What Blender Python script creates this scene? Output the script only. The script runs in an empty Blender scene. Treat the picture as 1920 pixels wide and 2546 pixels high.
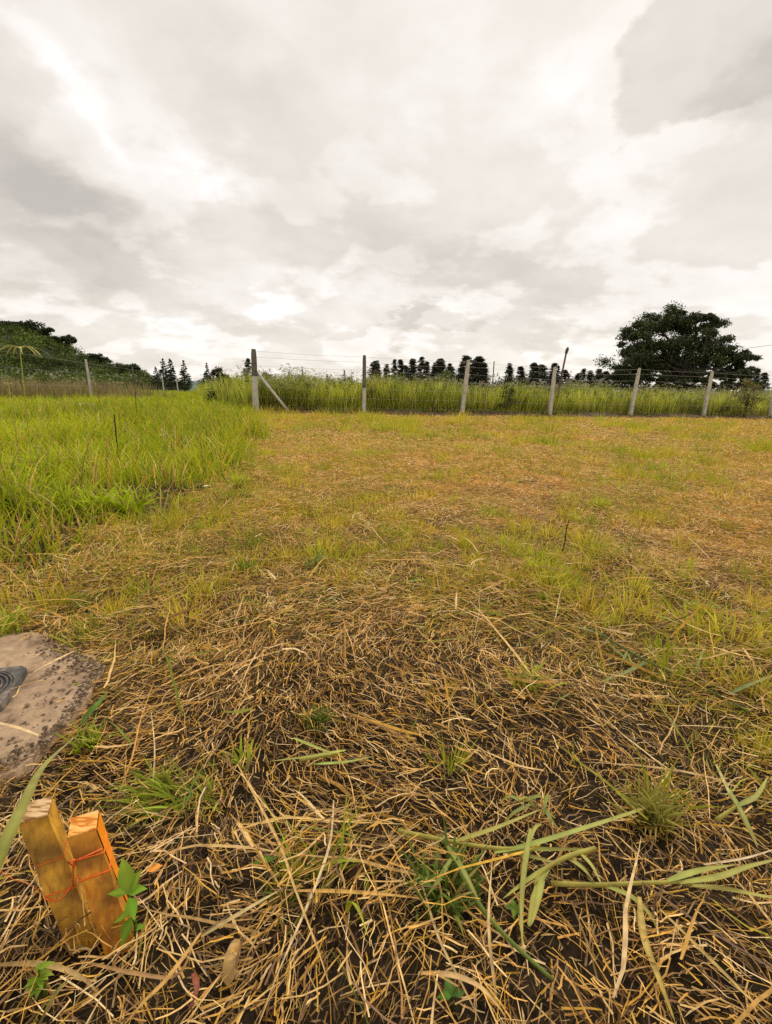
import bpy, math, random
import numpy as np
from mathutils import Vector, Matrix

random.seed(7)
RNG = np.random.default_rng(11)
PI = math.pi
S = bpy.context.scene
COL = S.collection

# ------------------------------------------------------------------ camera
F_PX, PITCH, ROLL, CAM_H = 1200.0, math.radians(13.9), math.radians(1.25), 0.72
FW = Vector((0, math.cos(PITCH), -math.sin(PITCH)))
R0 = Vector((1, 0, 0)); U0 = R0.cross(FW)
RT = R0 * math.cos(ROLL) + U0 * math.sin(ROLL)
UP = U0 * math.cos(ROLL) - R0 * math.sin(ROLL)
CAM = Vector((0, 0, CAM_H))
cd = bpy.data.cameras.new("camera")
cam = bpy.data.objects.new("camera", cd); COL.objects.link(cam)
m = Matrix((RT, UP, -FW)).transposed().to_4x4(); m.translation = CAM
cam.matrix_world = m
cd.sensor_fit = 'VERTICAL'; cd.sensor_height = 24; cd.lens = 24 * F_PX / 2546
cd.clip_start = 0.02; cd.clip_end = 5000
S.camera = cam
S.view_settings.view_transform = 'Standard'; S.view_settings.look = 'None'
S.view_settings.exposure = 0.40; S.view_settings.gamma = 1.0
S.render.engine = 'CYCLES'
S.cycles.max_bounces = 6; S.cycles.diffuse_bounces = 3; S.cycles.transmission_bounces = 3
S.cycles.use_denoising = False

def ray(x, y):
    return FW * F_PX + RT * (x - 960) - UP * (y - 1273)
def gp(x, y, z=0.0):            # ground point seen at a pixel of the photograph
    r = ray(x, y); t = (z - CAM_H) / r.z
    return CAM + r * t
def dp(x, y, Y):                # point at distance Y ahead
    r = ray(x, y); return CAM + r * (Y / r.y)

# ------------------------------------------------------------------ sky (overcast) and sun
SUN_EL, SUN_AZ = math.radians(48), math.radians(28)      # azimuth from +Y towards +X
W = bpy.data.worlds.new("World"); S.world = W; W.use_nodes = True
nt = W.node_tree; N = nt.nodes; L = nt.links; N.clear()
def nd(t, **kw):
    n = N.new(t)
    for k, v in kw.items(): setattr(n, k, v)
    return n
def mth(op, a, b=None, c=None, clamp=False):
    n = nd('ShaderNodeMath', operation=op); n.use_clamp = clamp
    for i, v in enumerate((a, b, c)):
        if v is None: continue
        if isinstance(v, (int, float)): n.inputs[i].default_value = v
        else: L.new(v, n.inputs[i])
    return n.outputs[0]
def vm(op, a, b=None, out=0):
    n = nd('ShaderNodeVectorMath', operation=op)
    for i, v in enumerate((a, b)):
        if v is None: continue
        if isinstance(v, (tuple, Vector)): n.inputs[i].default_value = tuple(v)
        else: L.new(v, n.inputs[i])
    return n.outputs[out]
tc = nd('ShaderNodeTexCoord'); D = tc.outputs['Generated']
sep = nd('ShaderNodeSeparateXYZ'); L.new(D, sep.inputs[0])
zz = mth('ADD', mth('MAXIMUM', sep.outputs[2], 0.0), 0.30)
cmb = nd('ShaderNodeCombineXYZ')
L.new(mth('DIVIDE', sep.outputs[0], zz), cmb.inputs[0]); L.new(mth('DIVIDE', sep.outputs[1], zz), cmb.inputs[1])
PL = cmb.outputs[0]
def noise(vec, scale, detail=5, rough=.5, dist=0.0, col=False):
    n = nd('ShaderNodeTexNoise'); L.new(vec, n.inputs['Vector'])
    n.inputs['Scale'].default_value = scale; n.inputs['Detail'].default_value = detail
    n.inputs['Roughness'].default_value = rough; n.inputs['Distortion'].default_value = dist
    return n.outputs['Color' if col else 'Fac']
def vscale(v, s):
    n = nd('ShaderNodeVectorMath', operation='SCALE'); L.new(v, n.inputs[0]); n.inputs['Scale'].default_value = s
    return n.outputs[0]
warp = vscale(vm('SUBTRACT', noise(PL, 3.4, 8, .6, 0, True), (.5, .5, .5)), .20)
Dw = vm('ADD', D, warp)
n1 = noise(PL, 1.1, 4, .5, .25); n2 = noise(PL, 3.0, 8, .56, .15); n3 = noise(PL, 8.0, 6, .55)
val = mth('MULTIPLY_ADD', mth('SUBTRACT', n1, .5), .18, .73)
val = mth('MULTIPLY_ADD', mth('SUBTRACT', n2, .5), .30, val)
val = mth('MULTIPLY_ADD', mth('SUBTRACT', n3, .5), .16, val)
def sstep(v, a, b, lo, hi):
    q = nd('ShaderNodeMapRange', interpolation_type='SMOOTHSTEP'); L.new(v, q.inputs[0])
    for i, t in enumerate((a, b, lo, hi)): q.inputs[i + 1].default_value = t
    return q.outputs[0]
bil = sstep(noise(PL, 2.6, 9, .52, .05), .49, .56, -.055, .055)          # billow edges
val = mth('MULTIPLY_ADD', bil, sstep(sep.outputs[2], .6, .12, .15, 1.5), val)
def blob(x, y, rx, ry, rot, amp, soft=0.0, edge=1.15):
    global val
    r = ray(x, y); ln = r.length; c = r.normalized()
    a = math.radians(rot)
    u = RT * math.cos(a) - UP * math.sin(a); v = RT * math.sin(a) + UP * math.cos(a)
    u = (u - c * u.dot(c)).normalized(); v = (v - c * v.dot(c)).normalized()
    du = mth('MULTIPLY', mth('SUBTRACT', vm('DOT_PRODUCT', Dw, u, 1), c.dot(u)), ln / rx)
    dv = mth('MULTIPLY', mth('SUBTRACT', vm('DOT_PRODUCT', Dw, v, 1), c.dot(v)), ln / ry)
    e = mth('SQRT', mth('ADD', mth('MULTIPLY', du, du), mth('MULTIPLY', dv, dv)))
    mr = nd('ShaderNodeMapRange', interpolation_type='SMOOTHSTEP')
    L.new(e, mr.inputs[0]); mr.inputs[1].default_value = edge; mr.inputs[2].default_value = soft
    mr.inputs[3].default_value = 0; mr.inputs[4].default_value = amp * 1.05
    val = mth('ADD', val, mr.outputs[0])
BL = [(1800, 110, 240, 180, 8, -.20, .8, .98), (1880, 240, 160, 110, 20, -.12, .6, 1.05),
      (130, 480, 400, 120, 4, -.21, .15), (60, 360, 330, 130, 20, -.08, .1), (250, 520, 220, 60, 5, -.06, .5),
      (200, 650, 330, 85, 6, -.16, .3), (60, 735, 260, 40, 0, -.10, .2),
      (170, 225, 280, 50, 28, .10, 0), (500, 440, 200, 70, 28, .13, 0),
      (450, 120, 560, 150, 8, -.05, 0), (700, 350, 500, 170, 28, -.07, 0),
      (960, 610, 420, 110, 8, -.11, .1), (760, 690, 130, 45, 10, -.07, .2),
      (1370, 235, 250, 100, -12, .13, 0), (1500, 400, 300, 120, -20, .03, 0),
      (450, 600, 300, 60, 14, .12, 0), (600, 745, 420, 60, 0, .11, 0), (1000, 725, 330, 50, 6, .14, .1),
      (1330, 700, 400, 110, 8, -.12, .1), (1075, 800, 150, 45, -4, -.17, .6, 1.05), (1420, 805, 150, 50, 0, -.09, .2),
      (1500, 590, 380, 50, -18, .04, 0), (1290, 880, 160, 45, 0, .14, .1), (330, 800, 300, 40, 0, .07, 0),
      (540, 800, 210, 32, 0, -.07, .2), (700, 905, 420, 35, 0, .07, 0)]
for b in BL: blob(*b)
rmp = nd('ShaderNodeValToRGB'); L.new(val, rmp.inputs[0])
cr = rmp.color_ramp
cr.elements[0].position = .34; cr.elements[0].color = (.44, .405, .36, 1)
cr.elements[1].position = 1.0; cr.elements[1].color = (.96, .94, .925, 1)
for p, c in ((.52, (.56, .515, .455, 1)), (.68, (.67, .62, .56, 1)), (.84, (.79, .745, .70, 1))):
    e = cr.elements.new(p); e.color = c
bgc = nd('ShaderNodeBackground'); L.new(rmp.outputs[0], bgc.inputs[0]); bgc.inputs[1].default_value = 1.0
skt = nd('ShaderNodeTexSky', sky_type='NISHITA'); skt.sun_disc = False
skt.sun_elevation = SUN_EL; skt.sun_rotation = SUN_AZ
bgs = nd('ShaderNodeBackground'); L.new(skt.outputs[0], bgs.inputs[0]); bgs.inputs[1].default_value = .12
mx = nd('ShaderNodeMixShader'); mx.inputs[0].default_value = .94
L.new(bgs.outputs[0], mx.inputs[1]); L.new(bgc.outputs[0], mx.inputs[2])
wo = nd('ShaderNodeOutputWorld'); L.new(mx.outputs[0], wo.inputs[0])

sl = bpy.data.lights.new("sun", 'SUN'); sl.energy = 1.5; sl.angle = math.radians(14); sl.color = (1.0, .95, .86)
sun = bpy.data.objects.new("sun", sl); COL.objects.link(sun)
sd = Vector((math.sin(SUN_AZ) * math.cos(SUN_EL), math.cos(SUN_AZ) * math.cos(SUN_EL), math.sin(SUN_EL)))
sun.rotation_euler = sd.to_track_quat('Z', 'Y').to_euler()

# ------------------------------------------------------------------ object helpers
def tag(o, label=None, cat=None, group=None, kind=None):
    if label: o['label'] = label
    if cat: o['category'] = cat
    if group: o['group'] = group
    if kind: o['kind'] = kind
    return o
def empty(name, loc, rz=0):
    o = bpy.data.objects.new(name, None); COL.objects.link(o)
    o.location = loc; o.rotation_euler = (0, 0, rz); o.empty_display_size = .1
    return o
def mesh_obj(name, verts, faces, mat, parent=None, cols=None, smooth=False):
    """verts (N,3) array, faces: (M,k) int array or list of tuples; one mesh object"""
    me = bpy.data.meshes.new(name)
    if isinstance(faces, np.ndarray):
        v = np.asarray(verts, dtype=np.float32); k = faces.shape[1]; M = len(faces)
        me.vertices.add(len(v)); me.vertices.foreach_set('co', v.ravel())
        me.loops.add(M * k); me.loops.foreach_set('vertex_index', faces.astype(np.int32).ravel())
        me.polygons.add(M); me.polygons.foreach_set('loop_start', np.arange(M, dtype=np.int32) * k)
        me.update(calc_edges=True)
    else:
        me.from_pydata([tuple(p) for p in verts], [], faces); me.update()
    if cols is not None:
        ca = me.color_attributes.new('Col', 'FLOAT_COLOR', 'POINT')
        c4 = np.ones((len(verts), 4), dtype=np.float32); c4[:, :3] = cols
        ca.data.foreach_set('color', c4.ravel())
    if smooth: me.polygons.foreach_set('use_smooth', [True] * len(me.polygons))
    me.materials.append(mat)
    o = bpy.data.objects.new(name, me); COL.objects.link(o)
    if parent: o.parent = parent
    return o
class MB:
    """collects tubes, boxes and ribbons for ONE mesh (points in the parent's frame)"""
    def __init__(s): s.v = []; s.f = []; s.c = []
    def add(s, v, f, c=(.5, .5, .5)):
        o = len(s.v); s.v += [tuple(p) for p in v]; s.f += [tuple(i + o for i in q) for q in f]
        s.c += ([tuple(c)] * len(v) if not isinstance(c, list) else [tuple(x) for x in c])
    def tube(s, pts, r, n=6, c=(.5, .5, .5), cap=True):
        pts = [Vector(p) for p in pts]
        rs = r if isinstance(r, (list, tuple)) else [r] * len(pts)
        V, Fc = [], []; ref = Vector((.3, .2, 1)).normalized()
        for i, p in enumerate(pts):
            d = (pts[min(i + 1, len(pts) - 1)] - pts[max(i - 1, 0)]).normalized()
            a = d.cross(ref)
            if a.length < 1e-3: a = d.cross(Vector((1, 0, 0)))
            a.normalize(); b = d.cross(a)
            for k in range(n):
                t = 2 * PI * k / n; V.append(p + (a * math.cos(t) + b * math.sin(t)) * rs[i])
        for i in range(len(pts) - 1):
            for k in range(n):
                Fc.append((i * n + k, i * n + (k + 1) % n, (i + 1) * n + (k + 1) % n, (i + 1) * n + k))
        if cap: Fc += [tuple(range(n - 1, -1, -1)), tuple(range((len(pts) - 1) * n, len(pts) * n))]
        s.add(V, Fc, c)
    def ribbon(s, pts, w, fold=.25, c=(.3, .3, .1), ctip=None, twist=0.0, face=None):
        """leaf blade with a folded midrib along pts"""
        pts = [Vector(p) for p in pts]; n = len(pts); V, Fc, cc = [], [], []
        for i, p in enumerate(pts):
            t = i / (n - 1)
            d = (pts[min(i + 1, n - 1)] - pts[max(i - 1, 0)]).normalized()
            up = face or Vector((0, 0, 1)); a = d.cross(up)
            if a.length < .05: a = d.cross(Vector((1, 0, .2)))
            a.normalize(); nn = a.cross(d)
            if twist:
                q = twist * t; a, nn = a * math.cos(q) + nn * math.sin(q), nn * math.cos(q) - a * math.sin(q)
            ww = (w[i] if isinstance(w, (list, tuple)) else w * (min(1, .45 + 2.2 * t)) * (1 - t ** 2.6) + w * .04) * .5
            V += [p - a * ww + nn * ww * fold, p, p + a * ww + nn * ww * fold]
            k = c if ctip is None else tuple(c[j] * (1 - t) + ctip[j] * t for j in range(3))
            cc += [k, tuple(min(1, x * 1.25) for x in k), k]
        for i in range(n - 1):
            o = i * 3; Fc += [(o, o + 1, o + 4, o + 3), (o + 1, o + 2, o + 5, o + 4)]
        s.add(V, Fc, cc)
    def build(s, name, mat, parent=None, smooth=True):
        return mesh_obj(name, s.v, s.f, mat, parent, np.array(s.c), smooth)

# numpy value noise
_T = np.random.default_rng(3).random((256, 256))
def vn(x, y, s, o=0):
    x = x / s + 37.3 + o * 11.7; y = y / s + 91.1 + o * 5.3
    xi = np.floor(x).astype(int); yi = np.floor(y).astype(int); fx = x - xi; fy = y - yi
    fx = fx * fx * (3 - 2 * fx); fy = fy * fy * (3 - 2 * fy)
    g = lambda a, b: _T[a & 255, b & 255]
    return (g(xi, yi) * (1 - fx) + g(xi + 1, yi) * fx) * (1 - fy) + (g(xi, yi + 1) * (1 - fx) + g(xi + 1, yi + 1) * fx) * fy - .5
def fbm(x, y, s, o=0):
    return vn(x, y, s, o) + .5 * vn(x, y, s / 2.1, o + 1) + .25 * vn(x, y, s / 4.3, o + 2)
DIPS = [(gp(390, 1600), .045, .05), (gp(520, 1590), .09, .035), (gp(760, 1930), .16, .04), (gp(620, 2010), .14, .035),
        (gp(190, 1960), .10, .045), (gp(700, 2400), .17, .035), (gp(1420, 2020), .06, .03), (gp(820, 1545), .07, .03),
        (gp(700, 1730), .06, .02), (gp(1180, 2350), .15, .02), (gp(30, 1440), .16, .04), (gp(120, 2300), .1, .03)]
def H(x, y):
    x = np.asarray(x, float); y = np.asarray(y, float)
    d = np.hypot(x, y)
    h = .035 * fbm(x, y, 1.3) + .030 * vn(x, y, .36, 5) + .020 * vn(x, y, .13, 7)
    h = h * np.clip(1.4 - d / 30, 0.15, 1)
    for c, r, a in DIPS: h = h - a * np.exp(-((x - c.x) ** 2 + (y - c.y) ** 2) / (r * r))
    return h
def Hs(x, y): return float(H(np.array([x]), np.array([y]))[0])

# ------------------------------------------------------------------ materials
def mat_new(name):
    mt = bpy.data.materials.new(name); mt.use_nodes = True
    t = mt.node_tree; t.nodes.clear(); return mt, t
def plant_mat(name, rough=.55, trans=.25, var=.35, spec=.35, vscale_=60):
    mt, t = mat_new(name); n = t.nodes; l = t.links
    at = n.new('ShaderNodeVertexColor'); at.layer_name = 'Col'
    tcn = n.new('ShaderNodeTexCoord'); no = n.new('ShaderNodeTexNoise'); no.inputs['Scale'].default_value = vscale_
    no.inputs['Detail'].default_value = 2; l.new(tcn.outputs['Object'], no.inputs['Vector'])
    mr = n.new('ShaderNodeMapRange'); l.new(no.outputs['Fac'], mr.inputs[0])
    mr.inputs[1].default_value = .25; mr.inputs[2].default_value = .75
    mr.inputs[3].default_value = 1 - var; mr.inputs[4].default_value = 1 + var
    mu = n.new('ShaderNodeVectorMath'); mu.operation = 'SCALE'
    l.new(at.outputs['Color'], mu.inputs[0]); l.new(mr.outputs[0], mu.inputs['Scale'])
    pr = n.new('ShaderNodeBsdfPrincipled'); l.new(mu.outputs[0], pr.inputs['Base Color'])
    pr.inputs['Roughness'].default_value = rough; pr.inputs['Specular IOR Level'].default_value = spec
    out = n.new('ShaderNodeOutputMaterial')
    if trans:
        tr = n.new('ShaderNodeBsdfTranslucent'); l.new(mu.outputs[0], tr.inputs[0])
        ms = n.new('ShaderNodeMixShader'); ms.inputs[0].default_value = trans
        l.new(pr.outputs[0], ms.inputs[1]); l.new(tr.outputs[0], ms.inputs[2]); l.new(ms.outputs[0], out.inputs[0])
    else: l.new(pr.outputs[0], out.inputs[0])
    return mt
M_STRAW = plant_mat('dry_straw', .6, .2, .35, .3, 90)
M_GREEN = plant_mat('fresh_grass', .6, .38, .25, .15, 30)
M_LEAF = plant_mat('tree_leaves', .6, .12, .3, .2, 1.5)
M_WEED = plant_mat('weed_growth', .6, .4, .3, .2, 2.5)
def surf_mat(name, stops, scale, detail=8, rough=.85, bump=.3, bscale=None, stretch=(1, 1, 1), coord='Object', spec=.3, dist=.0, bdist=.01):
    mt, t = mat_new(name); n = t.nodes; l = t.links
    tcn = n.new('ShaderNodeTexCoord'); mp = n.new('ShaderNodeMapping'); mp.inputs['Scale'].default_value = stretch
    l.new(tcn.outputs[coord], mp.inputs[0])
    no = n.new('ShaderNodeTexNoise'); no.inputs['Scale'].default_value = scale; no.inputs['Detail'].default_value = detail
    no.inputs['Roughness'].default_value = .6; no.inputs['Distortion'].default_value = dist
    l.new(mp.outputs[0], no.inputs['Vector'])
    r = n.new('ShaderNodeValToRGB'); l.new(no.outputs['Fac'], r.inputs[0])
    e = r.color_ramp.elements; e[0].position = stops[0][0]; e[0].color = (*stops[0][1], 1)
    e[1].position = stops[-1][0]; e[1].color = (*stops[-1][1], 1)
    for p, c in stops[1:-1]: q = e.new(p); q.color = (*c, 1)
    pr = n.new('ShaderNodeBsdfPrincipled'); l.new(r.outputs[0], pr.inputs['Base Color'])
    pr.inputs['Roughness'].default_value = rough; pr.inputs['Specular IOR Level'].default_value = spec
    nb = n.new('ShaderNodeTexNoise'); nb.inputs['Scale'].default_value = bscale or scale * 3; nb.inputs['Detail'].default_value = 6
    l.new(mp.outputs[0], nb.inputs['Vector'])
    bp = n.new('ShaderNodeBump'); bp.inputs['Strength'].default_value = bump; bp.inputs['Distance'].default_value = bdist
    l.new(nb.outputs['Fac'], bp.inputs['Height']); l.new(bp.outputs[0], pr.inputs['Normal'])
    out = n.new('ShaderNodeOutputMaterial'); l.new(pr.outputs[0], out.inputs[0])
    return mt
M_BARK = surf_mat('bark', [(.3, (.035, .028, .02)), (.7, (.12, .10, .08))], 4, bump=.8, stretch=(3, 3, 1))
M_CONC = surf_mat('concrete_post', [(.3, (.36, .335, .28)), (.5, (.50, .47, .40)), (.75, (.62, .585, .51))], 6, bump=.5)
M_CONC_D = surf_mat('weathered_concrete', [(.3, (.07, .062, .052)), (.55, (.14, .125, .105)), (.75, (.22, .20, .17))], 9, bump=.6)
M_WIRE = surf_mat('galvanised_wire', [(.3, (.26, .25, .23)), (.7, (.45, .44, .41))], 12, rough=.5, bump=.1)
M_POLE = surf_mat('rusty_iron', [(.3, (.05, .035, .025)), (.7, (.15, .10, .07))], 10, bump=.4)
M_SOILR = surf_mat('bare_earth', [(.3, (.045, .026, .014)), (.55, (.11, .065, .035)), (.75, (.20, .13, .07))], 5, bump=.9, bdist=.04)

# ground: soil under the thatch, vertex colour says what covers it
def ground_mat():
    mt, t = mat_new('field_ground'); n = t.nodes; l = t.links
    at = n.new('ShaderNodeVertexColor'); at.layer_name = 'Col'
    geo = n.new('ShaderNodeNewGeometry')
    def nz(s, d, r=.6):
        q = n.new('ShaderNodeTexNoise'); q.inputs['Scale'].default_value = s; q.inputs['Detail'].default_value = d
        q.inputs['Roughness'].default_value = r; l.new(geo.outputs['Position'], q.inputs['Vector']); return q.outputs['Fac']
    a = nz(28, 6); b = nz(3.0, 5); 
    mr = n.new('ShaderNodeMapRange'); l.new(a, mr.inputs[0]); mr.inputs[1].default_value = .3; mr.inputs[2].default_value = .7
    mr.inputs[3].default_value = .35; mr.inputs[4].default_value = 1.7
    mr2 = n.new('ShaderNodeMapRange'); l.new(b, mr2.inputs[0]); mr2.inputs[1].default_value = .3; mr2.inputs[2].default_value = .7
    mr2.inputs[3].default_value = .7; mr2.inputs[4].default_value = 1.3
    mm = n.new('ShaderNodeMath'); mm.operation = 'MULTIPLY'; l.new(mr.outputs[0], mm.inputs[0]); l.new(mr2.outputs[0], mm.inputs[1])
    mu = n.new('ShaderNodeVectorMath'); mu.operation = 'SCALE'; l.new(at.outputs['Color'], mu.inputs[0]); l.new(mm.outputs[0], mu.inputs['Scale'])
    pr = n.new('ShaderNodeBsdfPrincipled'); l.new(mu.outputs[0], pr.inputs['Base Color']); pr.inputs['Roughness'].default_value = .9
    pr.inputs['Specular IOR Level'].default_value = .15
    bp = n.new('ShaderNodeBump'); bp.inputs['Strength'].default_value = .8; bp.inputs['Distance'].default_value = .02
    l.new(a, bp.inputs['Height']); l.new(bp.outputs[0], pr.inputs['Normal'])
    o = n.new('ShaderNodeOutputMaterial'); l.new(pr.outputs[0], o.inputs[0]); return mt

# ------------------------------------------------------------------ layout lines
P0 = gp(637, 1029); P6 = gp(1915, 1042)
FDIR = (P6 - P0); SP = FDIR.length / 6; FDIR.normalize()
FN = Vector((-FDIR.y, FDIR.x, 0))                      # away from the camera
print('fence', P0, P6, SP)
BND = [gp(x, y) for x, y in ((625, 1080), (612, 1125), (588, 1165), (520, 1215), (420, 1270), (340, 1315), (230, 1330), (130, 1385), (0, 1430))]
LINE = [(-260., 3.5), (-12, 2.6), (-4, 2.3)] + [(p.x, p.y) for p in reversed(BND)] + [(P0.x - .15, P0.y + .1)]
BELT_L = [(P0.x - .1, P0.y + .2), (-7.2, 20.5), (-12.5, 33.), (-19.5, 50.), (-26., 70.)]
POLY = np.array(LINE + BELT_L[1:] + [(-260, 90)])
def inside(x, y, P):
    c = np.zeros(len(x), bool); j = len(P) - 1
    for i in range(len(P)):
        xi, yi = P[i]; xj, yj = P[j]
        q = ((yi > y) != (yj > y)) & (x < (xj - xi) * (y - yi) / (yj - yi + 1e-12) + xi)
        c ^= q; j = i
    return c
def green_field(x, y):
    j = np.clip(.08 * np.hypot(x, y), .08, .34)
    return inside(x + j * 1.3 * vn(x, y, .35, 31) + j * .8 * vn(x, y, .09, 41), y + j * 2 * vn(x, y, .4, 32), POLY)
def behind_fence(x, y):
    s = (x - P0.x) * FN.x + (y - P0.y) * FN.y
    return s

# ------------------------------------------------------------------ ground sheet
def axis(lo, hi, fine, g):
    a = [0.0]
    while a[-1] < hi: a.append(a[-1] + max(fine, g * a[-1]))
    b = [0.0]
    while b[-1] > lo: b.append(b[-1] - max(fine, g * -b[-1]))
    return np.array(b[:0:-1] + a)
gx = axis(-1500, 1500, .035, .022); gy = axis(-25, 2500, .035, .022)
X, Y = np.meshgrid(gx, gy); x = X.ravel(); y = Y.ravel(); z = H(x, y)
nx, ny = len(gx), len(gy)
idx = np.arange(nx * ny).reshape(ny, nx)
fc = np.stack([idx[:-1, :-1], idx[:-1, 1:], idx[1:, 1:], idx[1:, :-1]], -1).reshape(-1, 4)
d = np.hypot(x, y)
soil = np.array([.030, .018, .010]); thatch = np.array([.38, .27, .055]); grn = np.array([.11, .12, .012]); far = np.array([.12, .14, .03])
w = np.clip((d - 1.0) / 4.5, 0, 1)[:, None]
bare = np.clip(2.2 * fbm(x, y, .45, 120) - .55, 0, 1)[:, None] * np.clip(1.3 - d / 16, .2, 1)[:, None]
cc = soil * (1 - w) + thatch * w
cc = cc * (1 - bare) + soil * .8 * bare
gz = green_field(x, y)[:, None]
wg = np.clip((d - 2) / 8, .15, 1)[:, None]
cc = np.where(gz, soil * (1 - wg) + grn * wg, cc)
gp_ = (fbm(x, y, 2.2, 9) > .05)[:, None] & ~gz
cc = np.where(gp_, cc * np.array([.95, 1.0, .85]), cc)
cc = np.where((behind_fence(x, y) > .1)[:, None] & ~gz, far * .5, cc)
cc = np.where((d > 60)[:, None], far, cc)
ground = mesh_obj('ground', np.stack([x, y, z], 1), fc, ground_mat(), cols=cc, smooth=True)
tag(ground, 'mown field ground with dark soil under dry cut grass', 'ground', kind='structure')

# ------------------------------------------------------------------ blades
def blade_mesh(name, pos, length, width, az, lean, bend, nseg, col, mat, tipcol=None, wander=0.0, parent=None, shape='blade'):
    n = len(pos); az = az.copy()
    ph = RNG.uniform(-1.2, 1.2, n)
    K = nseg + 1; V = np.zeros((n, K, 2, 3), np.float32); C = np.zeros((n, K, 2, 3), np.float32)
    p = pos.astype(float).copy(); step = (length / nseg)[:, None]
    kink = RNG.normal(0, 1, (n, K))
    for s in range(K):
        t = s / nseg
        th = lean + bend * t + wander * kink[:, s]
        a = az + wander * 1.2 * kink[:, s - 1]
        dr = np.stack([np.cos(a) * np.sin(th), np.sin(a) * np.sin(th), np.cos(th)], 1)
        h = np.stack([-np.sin(a), np.cos(a), np.zeros(n)], 1)
        nn = np.cross(dr, h)
        sd_ = h * np.cos(ph)[:, None] + nn * np.sin(ph)[:, None]
        if shape == 'blade': wf = min(1, .5 + t * 2) * (1 - t ** 2.2) + .05
        else: wf = 1 - .35 * t
        ww = (width * wf * .5)[:, None]
        V[:, s, 0] = p - sd_ * ww; V[:, s, 1] = p + sd_ * ww
        c = col if tipcol is None else col * (1 - t) + tipcol * t
        C[:, s, 0] = c; C[:, s, 1] = c
        p = p + dr * step
    base = (np.arange(n) * K * 2)[:, None, None]
    s = (np.arange(nseg) * 2)[None, :, None]
    q = np.array([0, 1, 3, 2])[None, None, :]
    Fq = (base + s + q).reshape(-1, 4)
    return mesh_obj(name, V.reshape(-1, 3), Fq, mat, parent, C.reshape(-1, 3))

def ring_points(d0, d1, dens, spread=.92, margin=1.9, seed_bias=None):
    wmax = d1 * spread + margin
    n = int(dens * 2 * wmax * (d1 - d0) * 1.0)
    x = RNG.uniform(-wmax, wmax, n); y = RNG.uniform(d0, d1, n)
    k = np.abs(x) < y * spread + margin
    return x[k], y[k]
PAL = np.array([(.86, .56, .21), (.76, .43, .10), (.94, .68, .34), (.72, .41, .055), (.34, .18, .06), (.20, .11, .05)])
PALW = np.array([.24, .24, .14, .17, .13, .08])
def straw_cols(n):
    c = PAL[RNG.choice(len(PAL), n, p=PALW)]
    return c * RNG.uniform(.72, 1.18, (n, 1))
GPAL = np.array([(.40, .42, .03), (.50, .44, .04), (.28, .35, .03), (.58, .45, .05), (.18, .25, .03)])
def green_cols(n, w=(.3, .25, .2, .15, .1)):
    return GPAL[RNG.choice(5, n, p=np.array(w))] * RNG.uniform(.75, 1.15, (n, 1))

# slab corner outline (used to keep straw off it)
SLAB_PX = [(-330, 1560), (-40, 1575), (110, 1592), (215, 1640), (262, 1668), (232, 1705), (214, 1748), (172, 1805), (118, 1868), (40, 1915), (-80, 1960), (-420, 2010)]
SLAB = np.array([(gp(a, b).x, gp(a, b).y) for a, b in SLAB_PX])
def mown_mask(x, y):
    k = ~green_field(x, y) & (behind_fence(x, y) < -.12)
    k &= ~(inside(x, y, SLAB.mean(0) + (SLAB - SLAB.mean(0)) * .94) & (RNG.random(len(x)) < .97))
    return k

# mown straw, lying
parts = []
rings = [(.18, .75, 8500, (.02, .11), (.0009, .0030)), (.75, 1.4, 10500, (.018, .10), (.001, .0028)),
         (1.4, 2.4, 13000, (.018, .085), (.0012, .003)), (2.4, 4, 9000, (.02, .08), (.0018, .004)),
         (4, 6.5, 4200, (.025, .09), (.003, .006)), (6.5, 10, 1300, (.03, .11), (.005, .010)),
         (10, 15, 700, (.04, .13), (.007, .014)), (15, 24, 260, (.05, .16), (.012, .022))]
PX, PY, LN, WD = [], [], [], []
for d0, d1, de, lr, wr in rings:
    x, y = ring_points(d0, d1, de)
    k = mown_mask(x, y); x, y = x[k], y[k]
    dn = 1.08 + 1.0 * fbm(x, y, .22, 20) - 1.6 * np.clip(fbm(x, y, .45, 120) - .25, 0, 1) * np.clip(1.3 - np.hypot(x, y) / 16, .2, 1)
    k = RNG.random(len(x)) < np.clip(dn, .5, 1); x, y = x[k], y[k]
    PX.append(x); PY.append(y)
    u = RNG.random(len(x)) ** 1.8
    LN.append((lr[0] + (lr[1] - lr[0]) * u) * .85); WD.append(RNG.uniform(wr[0], wr[1], len(x)))
x = np.concatenate(PX); y = np.concatenate(PY); ln = np.concatenate(LN); wd = np.concatenate(WD); n = len(x)
print('straw', n)
dd = np.hypot(x, y)
az = 2 * PI * vn(x, y, .55, 14) * 1.5 + RNG.normal(0, .6, n) + PI * (RNG.random(n) < .5)
lean = RNG.normal(math.radians(85), math.radians(9), n)
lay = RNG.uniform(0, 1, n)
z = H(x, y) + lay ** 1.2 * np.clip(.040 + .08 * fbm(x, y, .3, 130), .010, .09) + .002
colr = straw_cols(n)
k = RNG.random(n) < np.clip(.85 - lay * 1.6, 0, .65) * np.clip(1.35 - dd / 2.2, .25, 1); colr[k] = np.array([(.20, .12, .05), (.13, .08, .04), (.30, .19, .07)])[RNG.choice(3, int(k.sum()))]   # low-lying straw browner: rotted thatch, plus crevice shade put into the colour
gmix = np.clip(.28 + 1.3 * fbm(x, y, .55, 50) + .16 * np.clip(dd / 6, 0, 1), 0, .62)
isg = RNG.random(n) < gmix * .55
colr[isg] = green_cols(int(isg.sum()), (.2, .32, .1, .33, .05))
tan = np.clip(.5 + 1.4 * fbm(x, y, 1.1, 61), 0, 1)[:, None]
colr = colr * (1 - tan * np.array([-.05, .02, .18]))
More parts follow.
